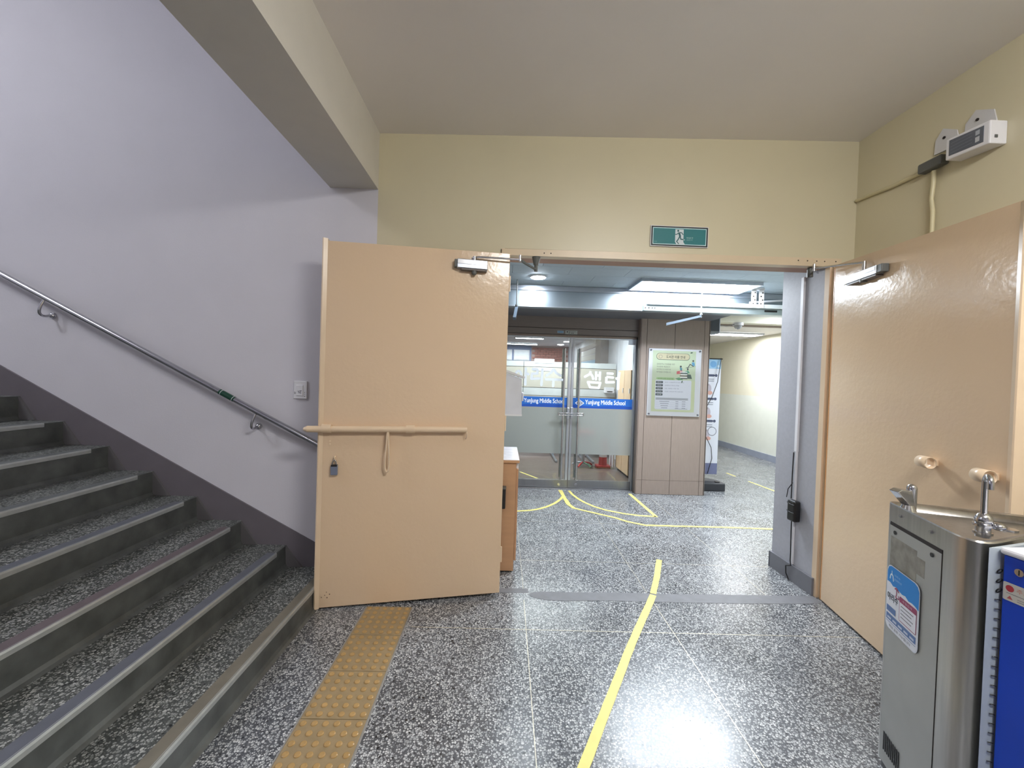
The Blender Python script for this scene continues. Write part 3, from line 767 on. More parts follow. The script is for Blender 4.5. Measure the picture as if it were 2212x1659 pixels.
# ================================================================ FLOOR TAPES
def tape(path, wd, label, jag=0.0, z=0.0022, taper=None):
    P = [Vector((a, b, 0)) for a, b in path]; out = []
    if jag:
        Q = []
        for a, b in zip(P[:-1], P[1:]):
            n_ = max(1, int((b-a).length/0.06))
            for i in range(n_): Q.append(a+(b-a)*i/n_)
        Q.append(P[-1]); P = Q
    L_ = []; R_ = []
    for i, q in enumerate(P):
        d = (P[min(i+1, len(P)-1)]-P[max(0, i-1)]).normalized(); n_ = Vector((-d.y, d.x, 0))
        L_.append(q+n_*(wd/2+random.uniform(-jag, jag))); R_.append(q-n_*(wd/2+random.uniform(-jag, jag)))
    vs = []
    for a, b in zip(L_, R_):
        vs += [(a.x, a.y, 0.0003), (b.x, b.y, 0.0003), (b.x, b.y, z), (a.x, a.y, z)]
    fs = []
    for i in range(len(P)-1):
        o = i*4
        fs += [(o, o+1, o+5, o+4), (o+3, o+7, o+6, o+2), (o, o+4, o+7, o+3), (o+1, o+2, o+6, o+5)]
    n4 = (len(P)-1)*4
    fs += [(0, 3, 2, 1), (n4, n4+1, n4+2, n4+3)]
    m_ = M(); m_.add(vs, fs)
    return m_.make('floor_tape', M_TAPE, None, label, 'tape', 'yellow floor tapes')
tape([(0.02, 0.98), (0.374, 1.615), (0.83, 2.412), (1.145, 2.93), (1.165, 2.965)], 0.046, 'long thick yellow tape running to the bottom edge of the photo', 0.0012, 0.0030)
tape([(1.172, 2.985), (1.30, 3.245), (1.441, 3.56)], 0.046, 'short yellow tape continuing the long one beyond the cement strip', 0.0018, 0.0030)
tape([(0.984, 5.726), (1.0, 5.545), (1.043, 5.35), (1.10, 5.19), (1.19, 5.03), (1.308, 4.90), (1.50, 4.787), (1.66, 4.735), (1.851, 4.716)], 0.036, 'curved yellow tape marking the swing of the right glass door')
tape([(0.857, 5.445), (0.81, 5.32), (0.756, 5.212), (0.70, 5.12), (0.647, 5.05), (0.59, 4.98), (0.518, 4.914), (0.45, 4.865), (0.36, 4.82), (0.15, 4.77), (-0.1, 4.76)], 0.036, 'curved yellow tape marking the swing of the left glass door')
tape([(1.829, 5.644), (1.851, 4.70)], 0.042, 'straight yellow tape from the column foot to the end of the right arc', 0.001)
tape([(0.86, 5.738), (0.866, 5.383), (0.875, 5.088), (0.921, 4.946)], 0.05, 'short yellow tape stub at the foot of the glass door centre', 0.004, 0.0036)
tape([(0.90, 4.96), (1.07, 4.837), (1.35, 4.633), (1.45, 4.52), (1.624, 4.417), (2.011, 4.415), (2.48, 4.419), (3.014, 4.399), (4.4, 4.37)], 0.034, 'yellow tape bending from the glass doors to the grey pillar on the right', 0.002, 0.003)
tape([(4.05, 7.15), (4.068, 6.90)], 0.03, 'farther short pale tape dash in the hall beyond the column')
tape([(4.094, 6.567), (4.12, 6.33), (4.15, 5.95)], 0.03, 'nearer pale tape dash in the hall beyond the column', 0.002)
M0 = tape([(0.33, 6.78), (0.66, 6.25)], 0.035, 'yellow tape on the brown library floor behind the left glass door', 0, 0.0065)

# ================================================================ GLASS DOORS
def glass_leaf(name, xa, xb, hinge_right, label):
    d = empty(name, ((xa+xb)/2, 5.85, 0), label, kind='structure')
    box('glass_pane', M_GLASS, xa, xb, 5.845, 5.857, 0.125, 2.178, d)
    r = box('bottom_rail', M_STEEL, xa, xb, 5.825, 5.877, 0.016, 0.128, d, b=0.002)
    xi = xb-0.018 if not hinge_right else xa+0.018     # meeting edge
    box('meeting_stile', M_ALU, xi-0.018, xi+0.018, 5.828, 5.874, 0.128, 2.178, d, b=0.004)
    xk = xi-0.10 if not hinge_right else xi+0.10
    M().cyl((xk, 5.825, 0.068), (xk, 5.812, 0.068), 0.021, 20).make('lock_cylinder', M_CHROME, r)
    xh = 0.868 if not hinge_right else 1.085
    for yy in (5.775, 5.925):
        h = M().cyl((xh, yy, 0.145), (xh, yy, 2.03), 0.0155, 16).make('pull_handle', M_CHROME, d)
        for z in (0.45, 1.75):
            M().cyl((xh, yy, z), (xh, 5.845 if yy < 5.85 else 5.857, z), 0.008, 10).make('handle_standoff', M_CHROME, h)
    box('frosted_band', M_FILM, xa, xb, 5.8435, 5.845, 0.505, 1.175, d)
    return d
dL = glass_leaf('door_3', -0.10, 0.968, False, 'left library glass door with blue band and frosted film')
dR = glass_leaf('door_4', 0.978, 1.882, True, 'right library glass door with blue band and emblem')
box('hinge_patch', M_ALU, 1.80, 1.885, 5.83, 5.872, 2.115, 2.178, dR, b=0.002)
def band(xa, xb, parent, tx, ex_):
    p = Print((xa, 5.8445, 1.172), (1, 0, 0), (0, 0, 1), (0, -1, 0))
    W_ = xb-xa
    p.rect(0, 0, W_, 0.150, (28, 104, 196), 1)
    p.poly([(0, 0), (W_, 0), (W_, 0.04), (W_*0.7, 0.055), (W_*0.35, 0.03), (0, 0.05)], (18, 78, 176), 2)
    p.text('YunJung Middle School', tx-xa, 0.042, (240, 244, 250), w_=0.585, h=0.082, lay=4, bold=0.0022)
    c0 = ex_-xa
    p.poly([(c0-0.068, 0.075), (c0, 0.025), (c0+0.068, 0.075), (c0, 0.125)], (235, 240, 248), 3)
    p.poly([(c0-0.054, 0.075), (c0, 0.035), (c0+0.054, 0.075), (c0, 0.115)], (16, 34, 90), 4)
    p.disc(c0, 0.075, 0.030, (235, 240, 248), 5); p.disc(c0, 0.075, 0.024, (16, 34, 90), 6)
    p.disc(c0, 0.075, 0.017, (235, 240, 248), 7); p.disc(c0, 0.075, 0.008, (16, 34, 90), 8, 0.014)
    for q in (-0.042, 0.042): p.disc(c0+q, 0.075, 0.005, (235, 240, 248), 7)
    p.make('blue_band', parent)
band(-0.10, 0.932, dL, 0.305, 0.18)
band(1.015, 1.882, dR, 1.195, 1.115)
p = Print((0, 5.8445, 0), (1, 0, 0), (0, 0, 1), (0, -1, 0))
WL_ = (236, 244, 252); pass
# brush-style letters 아리수 / 샘터
def T_(seq, wd=0.036):
    for s_ in seq: p.line(s_, wd, WL_, 3)
circ = lambda cx, cz, rx, rz, n=14: [(cx+rx*math.cos(2*PI*i/n), cz+rz*math.sin(2*PI*i/n)) for i in range(n+1)]
T_([circ(0.215, 1.625, 0.040, 0.058), [(0.318, 1.735), (0.318, 1.49)], [(0.318, 1.655), (0.358, 1.640)]])
T_([[(0.405, 1.715), (0.487, 1.715), (0.487, 1.655), (0.410, 1.650), (0.405, 1.575), (0.515, 1.585)], [(0.560, 1.735), (0.552, 1.49)]])
T_([[(0.715, 1.735), (0.69, 1.68), (0.622, 1.630)], [(0.715, 1.735), (0.76, 1.67), (0.825, 1.635)], [(0.600, 1.575), (0.850, 1.575)], [(0.722, 1.575), (0.722, 1.480)]])
p.make('white_lettering', dL)
p = Print((0, 5.8445, 0), (1, 0, 0), (0, 0, 1), (0, -1, 0))
T_([[(1.262, 1.715), (1.245, 1.67), (1.180, 1.632)], [(1.250, 1.69), (1.290, 1.640), (1.298, 1.605)], [(1.340, 1.715), (1.340, 1.600)], [(1.395, 1.715), (1.395, 1.595)], [(1.340, 1.655), (1.395, 1.655)],
    [(1.225, 1.555), (1.405, 1.550), (1.385, 1.475), (1.260, 1.480), (1.225, 1.555)]])
T_([[(1.492, 1.690), (1.580, 1.688)], [(1.492, 1.640), (1.588, 1.632)], [(1.492, 1.640), (1.492, 1.560), (1.600, 1.565)], [(1.625, 1.615), (1.668, 1.630)], [(1.680, 1.715), (1.668, 1.600), (1.668, 1.470)]])
p.make('white_lettering', dR)
box('lock_case', M_ALU, 0.925, 0.968, 5.795, 5.845, 1.010, 1.180, dL, b=0.01)
box('lock_case', M_ALU, 0.978, 1.018, 5.800, 5.845, 1.020, 1.185, dR, b=0.006)
ubar = M()
for z in (1.105, 1.075):
    ubar.cyl((0.80, 5.74, z), (1.155, 5.74, z), 0.008, 10)
ubar.cyl((0.80, 5.74, 1.068), (0.80, 5.74, 1.112), 0.012, 10).cyl((1.155, 5.74, 1.068), (1.155, 5.74, 1.112), 0.012, 10)
ubar.make('bar_lock', M_CHROME, None, 'chrome bar lock threaded through the long glass door handles', 'lock')
# small labels on the header
for x0, x1, z0, z1, cfg in ((0.745, 0.835, 2.238, 2.272, 0), (0.858, 1.03, 2.225, 2.28, 1)):
    e = empty('door_label', ((x0+x1)/2, 5.754, z0), ('small pale blue sticker above the glass doors', 'small room plate with numeral 2 above the glass doors')[cfg], 'label')
    box('plate', flat(((150, 176, 196), (168, 172, 170))[cfg]), x0, x1, 5.7505, 5.755, z0, z1, e)
    p = Print((x0, 5.750, z0), (1, 0, 0), (0, 0, 1), (0, -1, 0))
    if cfg:
        p.disc(0.028, 0.034, 0.009, (30, 32, 40)); p.text('2', 0.045, 0.012, (40, 42, 50), w_=0.022, h=0.03)
        for i in range(4): p.rect(0.075+i*0.02, 0.036, 0.088+i*0.02, 0.041, (70, 72, 80), 2)
        p.rect(0.085, 0.012, 0.096, 0.024, (70, 72, 80), 2); p.rect(0.105, 0.012, 0.117, 0.024, (70, 72, 80), 2)
    else:
        p.rect(0.012, 0.008, 0.078, 0.024, (110, 150, 190), 2)
    p.make('plate_print', e)

# ================================================================ COLUMN POSTER
po = empty('poster_board', (2.397, 5.63, 1.117), 'library notice poster behind clear acrylic on the panelled column', 'poster')
PT = Matrix.Identity(4)
box('backing_board', flat((228, 232, 242)), 2.024, 2.768, 5.632, 5.649, 1.117, 2.058, po, b=0.002)
W_, H_ = 0.744, 0.941
p = Print((2.024, 5.6315, 1.117), (1, 0, 0), (0, 0, 1), (0, -1, 0))
gr = (200, 216, 188)
p.rect(0.055, 0.06, 0.665, 0.915, gr, 1)
p.rect(0.055, 0.06, 0.665, 0.50, (208, 220, 182), 2)
p.rect(0.105, 0.09, 0.615, 0.505, (226, 232, 248), 3, r=0.02)
p.rect(0.105, 0.785, 0.580, 0.880, (80, 96, 84), 3, r=0.045); p.rect(0.110, 0.792, 0.575, 0.876, (206, 200, 168), 4, r=0.042)
p.disc(0.165, 0.83, 0.026, (150, 140, 130), 5); p.disc(0.165, 0.83, 0.02, (206, 200, 168), 6)
p.text('학교도서관', 0.25, 0.858, (90, 88, 80), w_=0.085, h=0.013, lay=6)
p.text('도서관 이용 안내', 0.245, 0.808, (36, 40, 40), w_=0.265, h=0.040, lay=6, bold=0.0012)
for i, (t, wd) in enumerate((('윤중중학교 학생들을 위한', 0.255), ('지식문화 복합공간!', 0.19), ('우리학교 도서관으로', 0.20), ('여러분을 초대합니다', 0.205))):
    p.text(t, 0.115, 0.715-i*0.037, (86, 98, 84), w_=wd, h=0.022, lay=5)
# reading people illustration
p.poly([(0.40, 0.63), (0.475, 0.645), (0.485, 0.60), (0.40, 0.59)], (206, 96, 104), 5)
p.disc(0.455, 0.698, 0.014, (40, 54, 66), 7); p.poly([(0.44, 0.685), (0.475, 0.68), (0.475, 0.64), (0.45, 0.645)], (70, 140, 160), 6)
p.disc(0.555, 0.665, 0.013, (40, 54, 66), 7); p.poly([(0.51, 0.63), (0.56, 0.65), (0.585, 0.61), (0.52, 0.60)], (80, 160, 130), 6)
p.poly([(0.53, 0.595), (0.60, 0.59), (0.62, 0.53), (0.56, 0.53)], (54, 84, 82), 6)
for i, c_ in enumerate(((240, 242, 244), (54, 84, 100), (240, 242, 244), (90, 80, 80), (240, 242, 244), (50, 70, 84))):
    p.rect(0.445+0.008*(i % 3), 0.615-i*0.018, 0.55+0.006*(i % 2), 0.629-i*0.018, c_, 6)
p.poly([(0.38, 0.53), (0.44, 0.545), (0.50, 0.515), (0.43, 0.505)], (90, 150, 110), 5)
p.disc(0.628, 0.782, 0.013, (36, 48, 60), 7); p.poly([(0.605, 0.76), (0.645, 0.765), (0.655, 0.715), (0.62, 0.71)], (90, 160, 200), 6)
p.line([(0.635, 0.705), (0.585, 0.735), (0.56, 0.69), (0.54, 0.685)], 0.010, (44, 52, 66), 6); p.line([(0.52, 0.68), (0.66, 0.705)], 0.004, (70, 80, 80), 6)
for a, b_, q in ((0.60, 0.895, 0.4), (0.48, 0.485, 1.1)):
    p.poly([(a-0.022*math.cos(q), b_-0.022*math.sin(q)), (a+0.008, b_-0.008), (a+0.022*math.cos(q), b_+0.022*math.sin(q)), (a-0.008, b_+0.008)], (40, 84, 70), 7)
p.rect(0.115, 0.505, 0.375, 0.540, (160, 200, 140), 5, r=0.012); p.text('운영에 관한 안내사항', 0.135, 0.512, (60, 84, 60), w_=0.22, h=0.020, lay=7)
for i, (t, wd, t2, w2) in enumerate((('운영시간', .06, '08:30~16:30(방학기간 별도 안내)', .27), ('이용대상', .06, '윤중중학교 학생 및 교직원', .20), ('대출기간', .06, '10일, 1회연장 1주일 가능', .20), ('휴 관 일', .06, '토요일, 공휴일과 학교 방침 참조', .26), ('프로그램', .06, '', 0))):
    v = 0.462-i*0.043
    p.rect(0.112, v-0.006, 0.212, v+0.026, (52, 70, 88), 5, r=0.008)
    p.text(t, 0.130, v+0.002, (214, 224, 232), w_=wd, h=0.016, lay=7)
    if t2: p.text(t2, 0.24, v+0.002, (120, 128, 160), w_=w2, h=0.016, lay=5)
p.rect(0.118, 0.225, 0.575, 0.255, (166, 172, 188), 5)
for i in range(4):
    v = 0.198-i*0.030
    p.rect(0.118, v-0.008, 0.575, v-0.0065, (180, 186, 204), 4)
    for a, b_ in ((0.17+0.01*i, 0.31-0.008*i), (0.40, 0.44), (0.49, 0.54)):
        p.rect(a, v+0.002, b_, v+0.010, (140, 146, 170), 4)
p.rect(0.39, 0.102, 0.57, 0.107, (140, 146, 170), 4)
p.make('poster_sheet', po)
box('acrylic_cover', glass('acrylic', (1.0, 1.0, 1.0), 0.8), 2.028, 2.764, 5.6245, 5.6275, 1.121, 2.054, po)
for x, z in ((2.05, 2.035), (2.742, 2.035), (2.05, 1.142), (2.742, 1.142)):
    M().cyl((x, 5.632, z), (x, 5.619, z), 0.012, 14).make('standoff_screw', mat('screw_grey', (96, 98, 110), 0.3, 0.6), po)

# ================================================================ CORRIDOR ITEMS
# steel sliding channel hung in front of the header
tr = empty('track_channel', (2.6, 4.7, 2.41), 'galvanised steel track channel hanging below the corridor lamp', 'track')
box('channel', M_CHAN, 1.60, 4.2, 4.68, 4.74, 2.412, 2.478, tr, b=0.003)
box('top_flange', mat('white_tube_metal', (214, 222, 228), 0.3, 0.2), 1.63, 4.2, 4.66, 4.745, 2.482, 2.530, tr, b=0.008)
M().tube([(2.95, 4.86, 2.585), (3.7, 4.86, 2.66)], 0.012, 8).make('brace_tube', M_WHITE, tr)
box('slot', M_BLACK, 3.02, 3.17, 4.678, 4.681, 2.445, 2.468, tr)
for x in (1.62, 1.66, 1.70, 1.73):
    M().cyl((x, 4.681, 2.445), (x, 4.677, 2.445), 0.008, 10).make('hole', M_GAP, tr)
for x in (2.875, 2.965):
    b_ = box('hanger_bracket', M_WHITE, x-0.028, x+0.028, 4.655, 4.66, 2.49, 2.70, tr)
    for i in range(4):
        M().cyl((x+(0.01 if i % 2 else -0.008), 4.655, 2.535+i*0.042), (x+(0.01 if i % 2 else -0.008), 4.652, 2.535+i*0.042), 0.008, 8).make('hole', M_GAP, b_)
box('hanger_bracket', M_WHITE, 2.84, 3.0, 4.655, 4.72, 2.695, 2.715, tr)
for x, y, zb, a, lb_ in ((0.125, 4.7, 2.40, (0.10, 4.55, 2.25), 'thin hanging rod with arm near the left end of the steel header'), (2.247, 4.62, 2.36, (1.90, 4.75, 2.275), 'thin hanging rod with slanted arm in front of the track channel')):
    e = empty('hanging_rod', (x, y, zb), lb_, 'hanger', 'hanging rods under the corridor ceiling')
    M().cyl((x, y, 2.72), (x, y, zb-0.02), 0.007, 8).make('rod', M_GREY, e)
    M().cyl((x, y, zb+0.03), (x, y, zb+0.015), 0.016, 6).make('nut', M_GREY, e)
    d = Vector(a)-Vector((x, y, zb)); 
    T = frame2((x, y, 0), (a[0], a[1], 0)); Lh = math.hypot(d.x, d.y)
    M(T).prism([(0, zb-0.012), (Lh, a[2]-0.018), (Lh, a[2]+0.012), (0, zb+0.012)], -0.016, 0.016, 'y').make('arm', mat('dull_steel', (110, 122, 136), 0.4, 0.6), e)
# wall speaker on the column
sp_ = empty('wall_speaker', (2.99, 5.78, 2.29), 'grey box speaker fixed beside the top of the panelled column', 'speaker')
box('speaker_body', mat('speaker_grey', (128, 134, 142), 0.5), 2.892, 3.05, 5.68, 5.86, 2.30, 2.565, sp_, b=0.02)
box('speaker_grille', mat('speaker_grille', (70, 76, 84), 0.7), 2.91, 3.03, 5.674, 5.682, 2.335, 2.53, sp_, b=0.003)
# dome camera + wire
cc = empty('dome_camera', (3.55, 6.05, 2.44), 'white dome security camera under the cream lintel', 'camera')
M().cyl((3.55, 6.12, 2.53), (3.55, 6.12, 2.49), 0.075, 24).make('camera_base', M_WHITE, cc)
M().sphere((3.55, 6.12, 2.49), 0.058, (1, 1, -1), half=True).make('camera_dome', mat('dome_shell', (150, 152, 158), 0.1), cc)
M().tube([(3.48, 6.1, 2.50), (3.35, 6.08, 2.47), (3.2, 6.05, 2.475), (3.05, 5.9, 2.52)], 0.006, 6).make('camera_cable', M_GREY, cc)
# banner stand behind the column
bn = empty('banner_stand', (3.05, 6.1, 0), 'banner stand on a black base half hidden behind the column', 'banner')
ptsb = [(2.75, 5.895), (3.33, 5.895), (3.345, 5.95)] + [(3.05+0.295*math.cos(math.radians(a)), 6.08+0.20*math.sin(math.radians(a))) for a in range(0, 181, 15)] + [(2.755, 5.95)]
M().prism(ptsb, 0.0, 0.115).make('water_base', M_BLACKR, bn, bevel=0.012)
M().cyl((3.25, 5.98, 0.115), (3.25, 5.98, 0.128), 0.035, 16).make('filler_cap', M_BLACK, bn)
M().cyl((3.075, 6.08, 0.11), (3.075, 6.08, 0.19), 0.032, 16).make('pole_socket', M_BLACK, bn)
M().cyl((3.075, 6.08, 0.15), (3.075, 6.08, 1.20), 0.013, 12).make('pole', M_ALU, bn)
for z in (1.20, 0.80):
    M().cyl((3.075, 6.08, z-0.05), (3.075, 6.08, z+0.02), 0.018, 14, 0.034).cyl((3.075, 6.08, z+0.02), (3.075, 6.08, z+0.045), 0.034, 14, 0.02).make('pole_joint', M_BLACK, bn)
for sx in (1, -1):
    M().tube([(3.075+sx*0.012, 6.08, 1.22), (3.075+sx*0.10, 6.09, 1.38), (3.075+sx*0.19, 6.11, 1.62), (3.075+sx*0.245, 6.13, 1.985)], 0.005, 6).make('flex_arm', M_BLACK, bn)
    M().tube([(3.075+sx*0.03, 6.08, 0.78), (3.075+sx*0.12, 6.09, 0.62), (3.075+sx*0.15, 6.11, 0.45), (3.075+sx*0.10, 6.13, 0.21)], 0.005, 6).make('flex_arm', M_BLACK, bn)
bx0, bx1 = 2.805, 3.325
box('banner_sheet', flat((214, 218, 230)), bx0, bx1, 6.14, 6.143, 0.20, 1.97, bn)
p = Print((bx0, 6.1395, 0.20), (1, 0, 0), (0, 0, 1), (0, -1, 0))
p.rect(0, 0, 0.52, 1.77, (214, 218, 230), 0); p.rect(0, 1.62, 0.52, 1.77, (150, 192, 226), 1); p.disc(0.40, 1.69, 0.05, (110, 164, 214), 2); p.disc(0.48, 1.66, 0.02, (200, 222, 240), 2)
p.rect(0, 0.0, 0.52, 0.17, (110, 116, 150), 1)
for v in (1.50, 1.14, 0.80):
    p.rect(0.02, v, 0.43, v+0.035, (70, 78, 104), 2, r=0.016); p.disc(0.45, v+0.018, 0.022, (70, 78, 104), 2)
    for k in (0.045, 0.075): p.rect(0.04, v-k, 0.42, v-k+0.010, (130, 136, 150), 2)
    p.disc(0.33, v-0.19, 0.055, (182, 176, 190), 2, 0.08); p.disc(0.36, v-0.25, 0.045, (206, 160, 150), 3, 0.03); p.disc(0.31, v-0.13, 0.03, (100, 98, 112), 3)
for v in (0.72, 0.40): p.rect(0.03, v-0.2, 0.10, v-0.18, (200, 90, 90), 2)
p.disc(0.42, 0.66, 0.07, (120, 124, 136), 2); p.disc(0.42, 0.66, 0.06, (214, 218, 230), 3)
p.make('banner_print', bn)
box('top_bar', M_BLACK, bx0, bx1+0.02, 6.135, 6.148, 1.965, 1.98, bn)

# cables and sensor box on the grey pillar
duct = empty('cable_duct', (2.40, 3.24, 0.13), 'white vertical cable duct on the grey pillar', 'duct')
box('duct_cover', M_WHITE, 2.392, 2.409, 3.222, 3.252, 1.058, 2.47, duct, b=0.002)
box('duct_cover', M_WHITE, 2.396, 2.409, 3.226, 3.240, 0.140, 1.058, duct)
sb = empty('sensor_box', (2.385, 3.21, 0.50), 'black plastic box with thin cable clipped to the grey pillar on the right', 'sensor')
box('box_body', M_BLACK, 2.340, 2.395, 3.150, 3.235, 0.505, 0.672, sb, b=0.012)
for z in (0.64, 0.575): M().tube([(2.342, 3.155, z), (2.338, 3.20, z), (2.345, 3.238, z+0.005), (2.38, 3.242, z)], 0.004, 6).make('clip', M_BLACK, sb)
cb = M().tube([(2.386, 3.245, 1.05), (2.386, 3.247, 0.98), (2.386, 3.25, 0.86), (2.385, 3.25, 0.67)], 0.0045, 6)
cb.tube([(2.392, 3.25, 0.80), (2.385, 3.29, 0.74), (2.375, 3.29, 0.67)], 0.0035, 6)
cb.tube([(2.385, 3.235, 0.51), (2.39, 3.242, 0.40), (2.385, 3.23, 0.24), (2.388, 3.235, 0.17), (2.386, 3.225, 0.13), (2.378, 3.27, 0.11), (2.378, 3.265, 0.05), (2.385, 3.24, 0.006)], 0.0045, 6)
cb.make('power_cable', M_BLACK, sb)

# cabinet behind the left leaf, black box on it, white letter box above
cbt = empty('side_cabinet', (-0.15, 3.55, 0), 'light brown cabinet with marbled top behind the left door leaf', 'cabinet')
box('cabinet_body', M_CAB, -0.47, 0.128, 3.27, 3.85, 0.012, 0.895, cbt, b=0.001)
box('plinth', M_BLACK, -0.46, 0.115, 3.28, 3.84, 0.0, 0.012, cbt)
def marble():
    m = mat('marbled_top', (224, 220, 226), 0.25, var=0.10, vscale=16)
    return m
box('cabinet_top', M_CAB, -0.49, 0.152, 3.25, 3.87, 0.897, 0.918, cbt, b=0.001)
box('top_sheet', marble(), -0.488, 0.150, 3.252, 3.868, 0.918, 0.921, cbt)
box('cabinet_door', M_CAB, 0.130, 0.148, 3.30, 3.84, 0.085, 0.835, cbt, b=0.001)
box('drawer_front', M_WHITE, 0.130, 0.146, 3.30, 3.84, 0.845, 0.892, cbt)
sb2 = empty('sensor_box', (0.02, 3.255, 0.54), 'black plastic box on the side of the light brown cabinet', 'sensor')
box('box_body', M_BLACK, -0.03, 0.048, 3.205, 3.269, 0.535, 0.70, sb2, b=0.008)
box('box_lid', M_GREY, -0.03, 0.050, 3.203, 3.269, 0.70, 0.706, sb2)
lbx = empty('letter_box', (-0.1, 3.95, 0), 'white letter box with sloping lid showing past the left door leaf', 'letter box')
M().prism([(-0.25, 1.225), (0.188, 1.225), (0.176, 1.575), (-0.25, 1.72)], 3.90, 4.10, 'y').make('box_body', mat('box_white', (214, 216, 226), 0.45), lbx)
M().prism([(-0.28, 1.762), (0.212, 1.594), (0.196, 1.578), (-0.28, 1.735)], 3.87, 4.13, 'y').make('box_roof', M_WHITE, lbx)
M().box(0.188, 0.20, 3.92, 4.08, 1.36, 1.44).make('slot_flap', M_WHITE, lbx)
M().box(-0.25, 0.19, 3.897, 3.90, 1.215, 1.232).make('bottom_lip', M_WHITE, lbx)
M().box(-0.15, -0.10, 3.97, 4.02, 0.02, 1.225).make('box_post', M_ALU, lbx)
M().cyl((-0.125, 3.995, 0), (-0.125, 3.995, 0.02), 0.12, 24).make('post_foot', M_ALU, lbx)

# ---------------- library interior things
pb = empty('partition_board', (1.36, 8.2, 0), 'long grey-beige partition board on metal feet inside the library', 'partition')
for z0, z1, m_ in ((0.10, 1.235, M_PART), (1.245, 1.395, M_PARTT), (1.405, 1.812, M_PART), (1.822, 1.93, M_PARTT)):
    for xa, xb in ((-1.2, 0.40), (0.41, 1.39), (1.40, 2.29)):
        box('board_panel', m_, xa, xb, 8.20, 8.235, z0, z1, pb)
box('board_core', M_GAP, -1.19, 2.28, 8.205, 8.23, 0.1, 1.92, pb)
for x in (0.2, 1.05, 1.60, 1.76):
    box('foot', M_ALU, x-0.02, x+0.02, 7.62, 8.6, 0.012, 0.045, pb, b=0.004)
    box('leg', M_ALU, x-0.018, x+0.018, 8.17, 8.20, 0.045, 0.6, pb)
for xa, xb, z0, z1, lb_ in ((0.62, 1.02, 1.895, 1.985, 'white notice sheet rising above the library partition'), (0.60, 1.0, 1.74, 1.805, 'white notice sheet on the library partition behind the letters')):
    box('notice_sheet', flat((226, 234, 250)), xa, xb, 8.192, 8.199, z0, z1, None, label=lb_, cat='paper', group='notice sheets on the partition')
lk = empty('locker_cabinet', (2.17, 6.85, 0), 'maple locker cabinet against the right wall inside the library', 'cabinet')
box('locker_body', M_LOCK, 2.072, 2.295, 6.48, 7.20, 0.05, 1.77, lk)
box('plinth', M_BLACK, 2.09, 2.295, 6.5, 7.19, 0, 0.05, lk)
for ya, yb in ((6.485, 6.835), (6.845, 7.195)):
    for z0, z1 in ((0.055, 0.88), (0.89, 1.765)):
        d_ = box('locker_door', M_LOCK, 2.054, 2.071, ya, yb, z0, z1, lk, b=0.001)
        box('handle', M_WHITE, 2.044, 2.054, ya+0.03, ya+0.06, (z0+z1)/2-0.04+0.1, (z0+z1)/2+0.14, d_)
pd = empty('tissue_dispenser', (2.13, 8.1, 1.34), 'white tissue dispenser beside the maple lockers', 'dispenser')
M().prism([(2.05, 1.34), (2.22, 1.34), (2.22, 1.45), (2.05, 1.45)], 8.06, 8.199, 'y').make('dispenser_body', M_WHITE, pd)
box('dispenser_slot', M_BLACK, 2.08, 2.19, 8.056, 8.06, 1.355, 1.375, pd)

wb = box('white_panel', M_WHITE, 2.0, 2.02, 7.16, 7.42, 0.04, 0.55, None, label='small white panel leaning by the maple lockers', cat='panel')
cn = empty('traffic_cone', (1.86, 7.42, 0.004), 'red and white traffic cone on the library floor', 'cone')
M().prism([(1.73, 7.22), (1.98, 7.22), (1.98, 7.40), (1.73, 7.40)], 0.004, 0.05).make('cone_base', M_RED, cn, bevel=0.01)
M().cyl((1.855, 7.31, 0.05), (1.855, 7.31, 0.20), 0.075, 20, 0.07).make('cone_skirt', M_RED, cn)
M().cyl((1.855, 7.31, 0.20), (1.855, 7.31, 0.30), 0.07, 20, 0.06).make('white_sleeve', M_WHITE, cn)
M().cyl((1.855, 7.31, 0.30), (1.855, 7.31, 0.55), 0.06, 20, 0.03).make('cone_tip', M_RED, cn)
so = empty('stool', (1.50, 7.35, 0.004), 'low stool base with red and green legs behind the glass door', 'stool')
for i in range(5):
    a = i*2*PI/5+0.3
    M().tube([(1.50, 7.35, 0.085), (1.50+0.13*math.cos(a), 7.35+0.13*math.sin(a)*1.3, 0.065), (1.50+0.19*math.cos(a), 7.35+0.22*math.sin(a), 0.03)], 0.016, 8).make('star_leg', (M_RED, mat('green_leg', (90, 140, 110), 0.4), M_ALU)[i % 3], so)
M().cyl((1.50, 7.35, 0.06), (1.50, 7.35, 0.42), 0.03, 14).make('stool_post', M_ALU, so)
M().cyl((1.50, 7.35, 0.60), (1.50, 7.35, 0.66), 0.17, 24).cyl((1.50, 7.35, 0.42), (1.50, 7.35, 0.60), 0.02, 12).make('stool_seat', M_RED, so)
# wall column and board on the right library wall
box('wall_nib', mat('taupe_column', (160, 154, 152), 0.6), 2.12, 2.30, 8.9, 9.4, 0, 2.70, **ST)
wc = empty('wall_board', (2.28, 10, 1.9), 'white framed display board on the right library wall', 'board')
box('board_frame', M_WHITE, 2.27, 2.299, 9.5, 12.6, 1.95, 2.52, wc)
for i, c_ in enumerate(((150, 142, 140), (214, 216, 214), (216, 218, 214), (176, 214, 240))):
    box('board_strip', flat(c_), 2.262, 2.27, 9.6, 12.5, 2.40-i*0.14, 2.515-i*0.14, wc)

